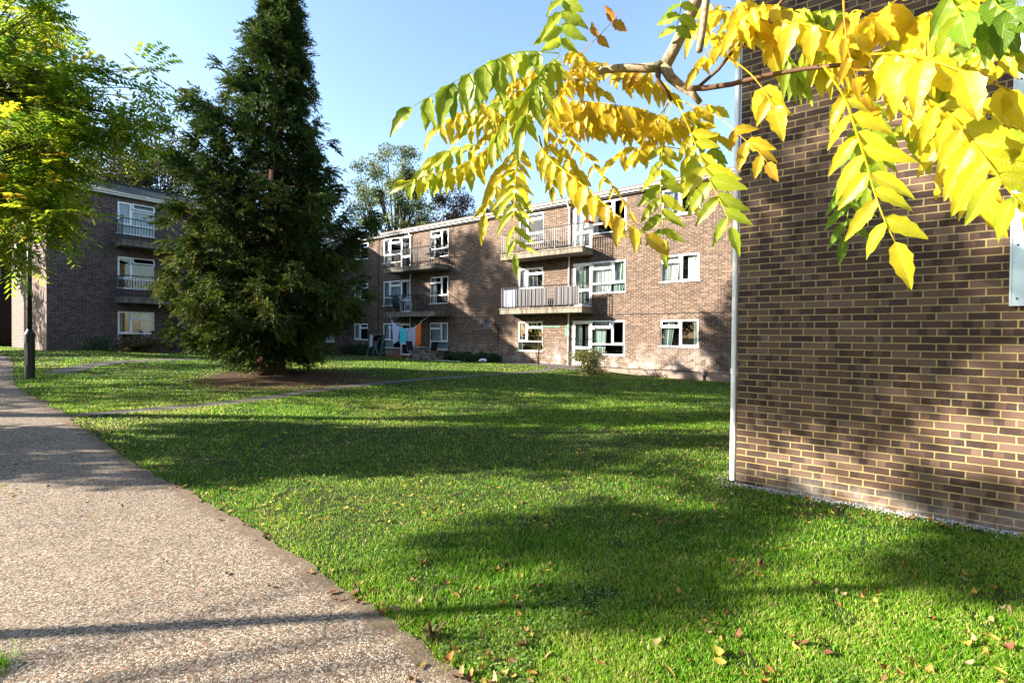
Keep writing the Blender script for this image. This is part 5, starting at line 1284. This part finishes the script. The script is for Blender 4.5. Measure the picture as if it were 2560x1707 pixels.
def plant(name, base, R, H, mat, label, cat='plant', n=900, leaf=.07, pot=None, stems=6, grp=None, flat=1.0, low=0.0, flowers=None):
    b = np.array(base, float); t = empty(name, b, label, cat, grp)
    zb = 0
    if pot: 
        s = MB(); s.tube([b, b+np.array([0,0,pot*1.4])], [pot*.75, pot], 12); s.build('pot', M['terracotta'], t); zb = pot*1.4
    st = MB()
    ends = []
    for k in range(stems):
        a = rng.uniform(0,6.28); e = b+np.array([math.cos(a)*R*rng.uniform(.2,.8), math.sin(a)*R*flat*rng.uniform(.2,.8), zb+H*rng.uniform(.6,.95)])
        st.tube([b+np.array([0,0,zb-.02]), (b+e)/2+rng.normal(0,.04,3)+np.array([0,0,.05]), e], [.010,.007,.003], 5, caps=False); ends.append(e)
    st.build('stems', M['twig'], t)
    cl = b+np.array([0,0,zb])+np.c_[rng.normal(0,.42,(28,2))*np.array([R,R*flat]), H*rng.uniform(low,1.0,28)]
    C = cl[rng.integers(0,28,n)]+rng.normal(0,1,(n,3))*np.array([R*.22,R*.22,H*.13]); C[:,2] = np.maximum(C[:,2], b[2]+.01)
    D = unit(rng.normal(size=(n,3))+np.array([0,0,.2]))
    leaves_mesh('foliage', C, D, perp(D), rng.uniform(.6,1.4,n)*leaf, rng.uniform(.6,1.3,n)*leaf*.32, M[mat], t, np.clip(rng.normal(.5,.25,n),0,1))
    if flowers:
        C2 = cl[rng.integers(0,28,flowers)]; C2 = np.repeat(C2, 10, axis=0)+rng.normal(0,.02,(flowers*10,3)); D = unit(rng.normal(size=C2.shape))
        leaves_mesh('flowers', C2, D, perp(D), np.full(len(C2),.05), np.full(len(C2),.02), M['petal_red'], t, rng.random(len(C2)))
    return t
plant('potted_shrub', MID(5.3,.6,3.04), .22, .75, 'leaf_dark_green', 'dark potted shrub at the left end of the lower left balcony', pot=.16)
plant('potted_plant', MID(6.9,.35,3.60), .16, .3, 'leaf_dark_green', 'small green plant on the lower left balcony wall side', pot=.1, n=300)
# trellis with bare climber on upper left balcony
t = empty('trellis', MID(6.5,.03,5.6), 'bare whitish climber on a thin wall trellis, upper left balcony', 'trellis')
s = MB()
for u in (6.2,6.5,6.8): s.tube([MID(u,.03,5.7), MID(u,.03,7.4)], .008, 5)
for z_ in np.arange(5.9,7.4,.3): s.tube([MID(6.1,.04,z_), MID(6.9,.04,z_)], .008, 5)
s.build('lattice', M['iron'], t)
s = MB()
for k in range(9): 
    u = 6.5+rng.normal(0,.08); s.tube([MID(u,.06,5.6+.1*k), MID(u+rng.normal(0,.15),.08,6.2+.1*k), MID(u+rng.normal(0,.25),.07,6.6+.1*k)], .007, 5)
s.build('stems', M['screen_cloth'], t)
# shrubs and plants at the foot of the walls
def G3(u, o, P=MID): p = P(u, o, 0); return (p[0], p[1], float(gz(p[0], p[1])))
plant('shrub', G3(18.9,2.0), .72, .85, 'leaf_bush', 'bushy green and rusty shrub on the lawn before the right garden window', 'shrub', n=5200, leaf=.065, stems=14)
plant('shrub', G3(16.1,1.5), .55, 1.75, 'leaf_bush', 'thin straggly shrub with bare stems before the dark ground floor window', 'shrub', n=420, leaf=.06, stems=12, low=.35)
gH = 'low green plants along the wall'
for k, (u, w_) in enumerate(((9.9,.6),(10.7,.7),(11.5,.7),(12.3,.6),(13.0,.5))):
    plant('low_plant', G3(u,.7), w_*.75, .42, 'leaf_dark_green', ['low dark green plant nearest the folding chairs','low leafy clump second from the chairs','low leafy clump midway below the satellite dish','low leafy clump under the satellite dish','small low plant at the paving edge'][k], 'plant', n=1300, leaf=.08, grp=gH)
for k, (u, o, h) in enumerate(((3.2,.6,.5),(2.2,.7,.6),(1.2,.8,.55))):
    plant('low_plant', G3(u,o), .6, h, 'leaf_dark_green', ['low dark plant left of the pushchair','dark green clump beneath the small left window','dark clump in the inner corner of the blocks'][k], 'plant', n=1200, leaf=.09, grp=gH)
plant('shrub', G3(12.0,1.5,LEF), .95, .55, 'leaf_brown', 'brown fern like shrub below the left block window', 'shrub', n=2600, leaf=.11, stems=20)
plant('shrub', G3(13.3,.8,LEF), .6, .5, 'leaf_dark_green', 'small dark shrub against the left block wall', 'shrub', n=700, leaf=.08)
plant('shrub', G3(8.9,1.0,LEF), .9, 1.5, 'leaf_dark_green', 'dark leafy shrub by the left block garden door', 'shrub', n=4200, leaf=.12, stems=14)
plant('rose_bush', G3(10.2,.5,LEF), .6, 1.7, 'leaf_dark_green', 'thin climbing rose with a few red flowers on the left block wall', 'rose bush', n=420, leaf=.07, stems=9, low=.3, flowers=5)
plant('potted_plant', LEF(11.25,.75,1.55), .10, .15, 'leaf_dark_green', 'dark potted plant on the blue stand by the left window', pot=.09, n=160, leaf=.05)
t = empty('plant_stand', G3(11.25,.75,LEF), 'blue metal plant stand outside the left block window', 'plant stand')
zz0 = float(t.location[2])
s = MB(); s.tube([LEF(11.25,.75,1.52), LEF(11.25,.75,1.545)], .17, 14); s.build('top', M['blue_paint'], t)
for k in range(3): a = k*2.09; s = MB(); s.tube([LEF(11.25+.15*math.cos(a),.75+.15*math.sin(a),zz0), LEF(11.25,.75,1.52)], .012, 6); s.build('leg', M['blue_paint'], t)
zc = G3(10.2,1.0,LEF)[2]; t = empty('folding_chair', LEF(10.2,1.0,zc), 'small bright blue folding chair by the shaded left wall', 'chair')
def QL(x, y, zz): return LEF(10.2+x, 1.0+y, zc+zz)
for x in (-.18,.18):
    s = MB(); s.tube([QL(x,.2,0), QL(x,-.2,.82)], .012, 6); s.build('leg', M['blue_paint'], t)
    s = MB(); s.tube([QL(x,-.2,0), QL(x,.2,.44)], .012, 6); s.build('leg', M['blue_paint'], t)
s = MB(); s.box(QL, -.19, .19, -.14, .2, .42, .445); s.build('seat', M['blue_paint'], t)
s = MB(); s.box(QL, -.19, .19, -.205, -.185, .60, .82); s.build('backrest', M['blue_paint'], t)
# bag, litter, vent
b = G3(12.75,1.35); t = empty('plastic_bag', b, 'white plastic bag with blue print lying by the low plants', 'bag')
s = MB(); b = np.array(b)
for i in range(7):
    for k in range(12):
        a = k/12*6.283; ph = i/6*math.pi; rr = 1+.15*math.sin(a*3+i)
        s.v.append(tuple(b+np.array([.20*math.sin(ph)*math.cos(a)*rr, .15*math.sin(ph)*math.sin(a)*rr, .10+.10*math.cos(ph)])))
for i in range(6):
    for k in range(12): s.f.append((i*12+k, i*12+(k+1)%12, (i+1)*12+(k+1)%12, (i+1)*12+k)); s.uv.append([(0,0)]*4)
s.build('bag', M['white_plastic'], t, smooth=True)
s = MB(); s.box(lambda u,o,z: b+np.array([u,o,z]), -.06, .06, -.165, -.155, .07, .13); s.build('print', M['blue_paint'], t)
b = np.array(G3(10.6,1.6)); s = MB(); s.box(lambda u,o,z: MID(10.6+u,1.6+o,b[2]+z), -.9, .9, -.03, .03, .0, .03); s.build('plank', M['white_plastic'], None, 'thin pale plank lying along the edge of the plants', 'plank', origin=tuple(b))
zv = G3(22.75,.05)[2]; t = empty('vent_pipe', MID(22.75,.07,zv), 'short grey capped drain pipe at the foot of the sunlit wall', 'pipe')
s = MB(); s.tube([MID(22.75,.07,zv-.05), MID(22.75,.07,zv+.26)], .028, 10); s.build('pipe', M['iron'], t)
s = MB(); s.tube([MID(22.75,.07,zv+.22), MID(22.75,.07,zv+.36)], .06, 12); s.build('cap', M['grey_metal'], t)
# distant bungalow on the left
hp = gp(20, 46); hz = float(gz(*hp))
def HB(u, o, z): return np.array([hp[0]+u, hp[1]-o, hz+z])
t = empty('bungalow', HB(0,0,0), 'small distant bungalow with dark tiled roof at the left edge', 'house')
s = MB(); s.box(HB, -9, 6, -6, 0, -.5, 2.6); s.build('wall', M['render_plinth'], t)
s = MB(); s.quad(HB(-9.4,.4,2.62),HB(6.4,.4,2.62),HB(6.4,-3,4.6),HB(-9.4,-3,4.6),[(0,0),(15.8,0),(15.8,4),(0,4)]); s.quad(HB(-9.4,-6.4,2.62),HB(6.4,-6.4,2.62),HB(6.4,-3,4.6),HB(-9.4,-3,4.6),[(0,0),(15.8,0),(15.8,4),(0,4)])
s.add([HB(6,0,2.6),HB(6,-6,2.6),HB(6,-3,4.35)], [(0,1,2)]); s.add([HB(-9,0,2.6),HB(-9,-6,2.6),HB(-9,-3,4.35)], [(0,1,2)]); s.build('roof', M['tile_slate'], t)
s = MB(); s.box(HB, -9.4, 6.4, .4, .44, 2.42, 2.64); s.build('fascia', M['white_gutter'], t)
s = MB(); s.box(HB, -1.2, .6, .01, .06, .9, 2.1); f_ = s.build('window', M['upvc'], t)
s = MB(); s.quad(HB(-1.1,.07,1.0),HB(-.35,.07,1.0),HB(-.35,.07,2.0),HB(-1.1,.07,2.0)); s.quad(HB(-.25,.07,1.0),HB(.5,.07,1.0),HB(.5,.07,2.0),HB(-.25,.07,2.0)); s.build('pane', M['iron'], f_)
hd = gp(0, 38)
for k in range(5):
    x = hd[0]-6+k*2.3; y = hd[1]+rng.normal(0,.3)
    plant('hedge_bush', (x, y, float(gz(x,y))), 1.3, 1.1, 'leaf_brown', 'clipped brownish hedge bush in front of the distant bungalow', 'hedge', n=1500, leaf=.16, grp='bushes of the far hedge')

# ------------------------------------------------------------------ fallen leaves
M['litter_obj'] = []
for k, c in enumerate(((.42,.28,.05),(.30,.14,.03),(.14,.05,.025),(.33,.23,.11))):
    n = NT('fallen_leaf_%s' % 'abcd'[k]); cc = n.mix(n.noise(n.obj(), 90, 4, .7), tuple(x*.55 for x in c), c); n.base(cc, .7, .3); n.translucent(cc, .15); M['litter_obj'].append(n.m)
def leaf_me(L, W, curl, mat, seed):
    r = np.random.default_rng(seed); vs, uvs = [], []
    for i in range(7):
        t = i/6; w = W*math.sin(math.pi*min(1, t*.96+.02))**.8
        z = .006+curl*L*(t-.5)**2*2; tw = r.normal(0, .15)
        y = .02*math.sin(t*3)*L
        vs += [(L*(t-.5), y+w, z+w*(.45+tw)), (L*(t-.5), y, z), (L*(t-.5), y-w, z+w*(.45-tw))]
    fs = []
    for i in range(6): a = i*3; fs += [(a,a+1,a+4,a+3),(a+1,a+2,a+5,a+4)]
    me = bpy.data.meshes.new('fallen_leaf'); me.from_pydata([tuple(map(float, v)) for v in vs], [], fs); me.materials.append(mat)
    me.polygons.foreach_set('use_smooth', np.ones(len(me.polygons), bool)); me.update(); return me
LM = [[leaf_me(.075, .016, c, M['litter_obj'][m_], m_*7+i) for i, c in enumerate((.15,.5,.9))] for m_ in range(4)]
NAMES = ('yellow', 'orange brown', 'dark red brown', 'pale straw')
x, y = scatter(1500, 2.1, 16.0)
ok_path = in_poly(x, y, path_poly)
b = in_poly(x, y, path_poly)
bl = blocked(x, y) & ~b
dpath = np.abs(np.min(np.hypot(x[:,None]-edge_r[None,:,0], y[:,None]-edge_r[None,:,1]), axis=1))
pr_ = np.where(b, np.where(dpath < .12, .5, .055), np.clip(1.9*vnoise(x, y, .55, 9)-.45, .05, 1))
keep = ~bl & (rng.random(len(x)) < pr_) & (np.abs(x) < 1.03*y)
x, y, b = x[keep], y[keep], b[keep]
ne = 46; ii = rng.integers(30, int(len(edge_r)*.42), ne); ex = edge_r[ii,0]+rng.normal(.03,.07,ne); ey = edge_r[ii,1]+rng.normal(.02,.07,ne)
nw_ = 26; wu = rng.uniform(-.2,3.3,nw_); wp = np.array([NEA(a_, .12+abs(rng.normal(0,.14)), 0) for a_ in wu])
ncl = 7; cx = rng.uniform(-1.0,3.0,ncl); cy = rng.uniform(2.5,4.6,ncl); clx = (cx[:,None]+rng.normal(0,.10,(ncl,6))).ravel(); cly = (cy[:,None]+rng.normal(0,.06,(ncl,6))).ravel()
inb = in_poly(clx, cly, path_poly); clx, cly = clx[~inb], cly[~inb]
base_n = 290-ne-nw_-len(clx); o1 = np.argsort(y)[:base_n]
x = np.r_[x[o1], ex, wp[:,0], clx]; y = np.r_[y[o1], ey, wp[:,1], cly]; b = in_poly(x, y, path_poly)
order = np.argsort(y)[:290]
first = True
for i in order:
    m_ = int(rng.choice(4, p=(.22,.34,.26,.18))); me = LM[m_][rng.integers(0, 3)]
    o = bpy.data.objects.new('fallen_leaf', me); COL.objects.link(o)
    zz = float(gz(x[i], y[i]))+(.014 if b[i] else rng.uniform(.004,.024))
    o.location = (float(x[i]), float(y[i]), zz); sc = rng.uniform(.45, 1.05); o.scale = (sc, sc*rng.uniform(.8,1.5), sc)
    o.rotation_euler = (rng.normal(0,.1 if b[i] else .4), rng.normal(0,.1 if b[i] else .4), rng.uniform(0,6.28))
    tag(o, '%s fallen leaf lying %s' % (NAMES[m_], 'on the gravel path' if b[i] else 'in the lawn grass'), 'fallen leaf', '%s leaves on the %s' % (NAMES[m_], 'path' if b[i] else 'grass'))
# clover and other broad leaved weeds in patches
x, y = scatter(60000, 2.0, 12.0)
keep = ~blocked(x, y) & (vnoise(x, y, .8, 41)*.6+vnoise(x, y, .25, 42)*.4 > .60)
x, y = x[keep], y[keep]; n0 = len(x); C = np.c_[x, y, gz(x, y)+rng.uniform(.008,.028,n0)]
D = unit(np.c_[rng.normal(size=(n0,2)), rng.normal(.15,.2,n0)]); S = unit(np.cross(D, np.array([0,0,1.0])+rng.normal(0,.25,(n0,3))))
Lh = rng.uniform(.010,.026,n0)[:,None]; Pv = np.empty((n0,4,3)); Pv[:,0] = C; Pv[:,1] = C+D*Lh*.55+S*Lh*.42; Pv[:,2] = C+D*Lh; Pv[:,3] = C+D*Lh*.55-S*Lh*.42
bulk('clover', Pv, 4, [(0,1,2,3)], M['leaf_bush_light'], tint=rng.random(n0), kind='stuff', label='patches of clover and broad leaved weeds in the lawn', cat='clover')
# the rest, further off, as one litter
x, y = scatter(9000, 4.5, 26.0)
near_bed = np.exp(-((x+9)**2+(y-12)**2)/60)
keep = ~(blocked(x, y) & ~in_poly(x, y, path_poly)) & (rng.random(len(x)) < .22+.6*near_bed+.25*vnoise(x, y, 1.5, 12)) & ~(in_poly(x, y, path_poly) & (rng.random(len(x)) < .85))
x, y = x[keep], y[keep]; n0 = len(x); z = gz(x, y)+rng.uniform(.012,.035,n0)
th = rng.uniform(0,6.28,n0); D = unit(np.c_[np.cos(th), np.sin(th), rng.normal(0,.25,n0)]); S = unit(np.cross(D, np.array([0,0,1.0])+rng.normal(0,.35,(n0,3))))
Pv = np.empty((n0,4,3)); Lh = (rng.uniform(.025,.065,n0))[:,None]; C = np.c_[x,y,z]
Pv[:,0] = C-D*Lh*.5; Pv[:,1] = C+S*Lh*.24; Pv[:,2] = C+D*Lh*.5; Pv[:,3] = C-S*Lh*.24
bulk('leaf_litter', Pv, 4, [(0,1,2,3)], M['litter'], tint=rng.random(n0), kind='stuff', label='scattered small yellow and brown leaves over the lawn', cat='leaf litter')
# small white daisies / weeds at the path edge
plant('weed_tuft', (-.44, 2.84, float(gz(-.44,2.84))), .07, .035, 'leaf_bush', 'dark green broad leaved weed tuft at the path edge', 'weed', n=90, leaf=.04, stems=5)
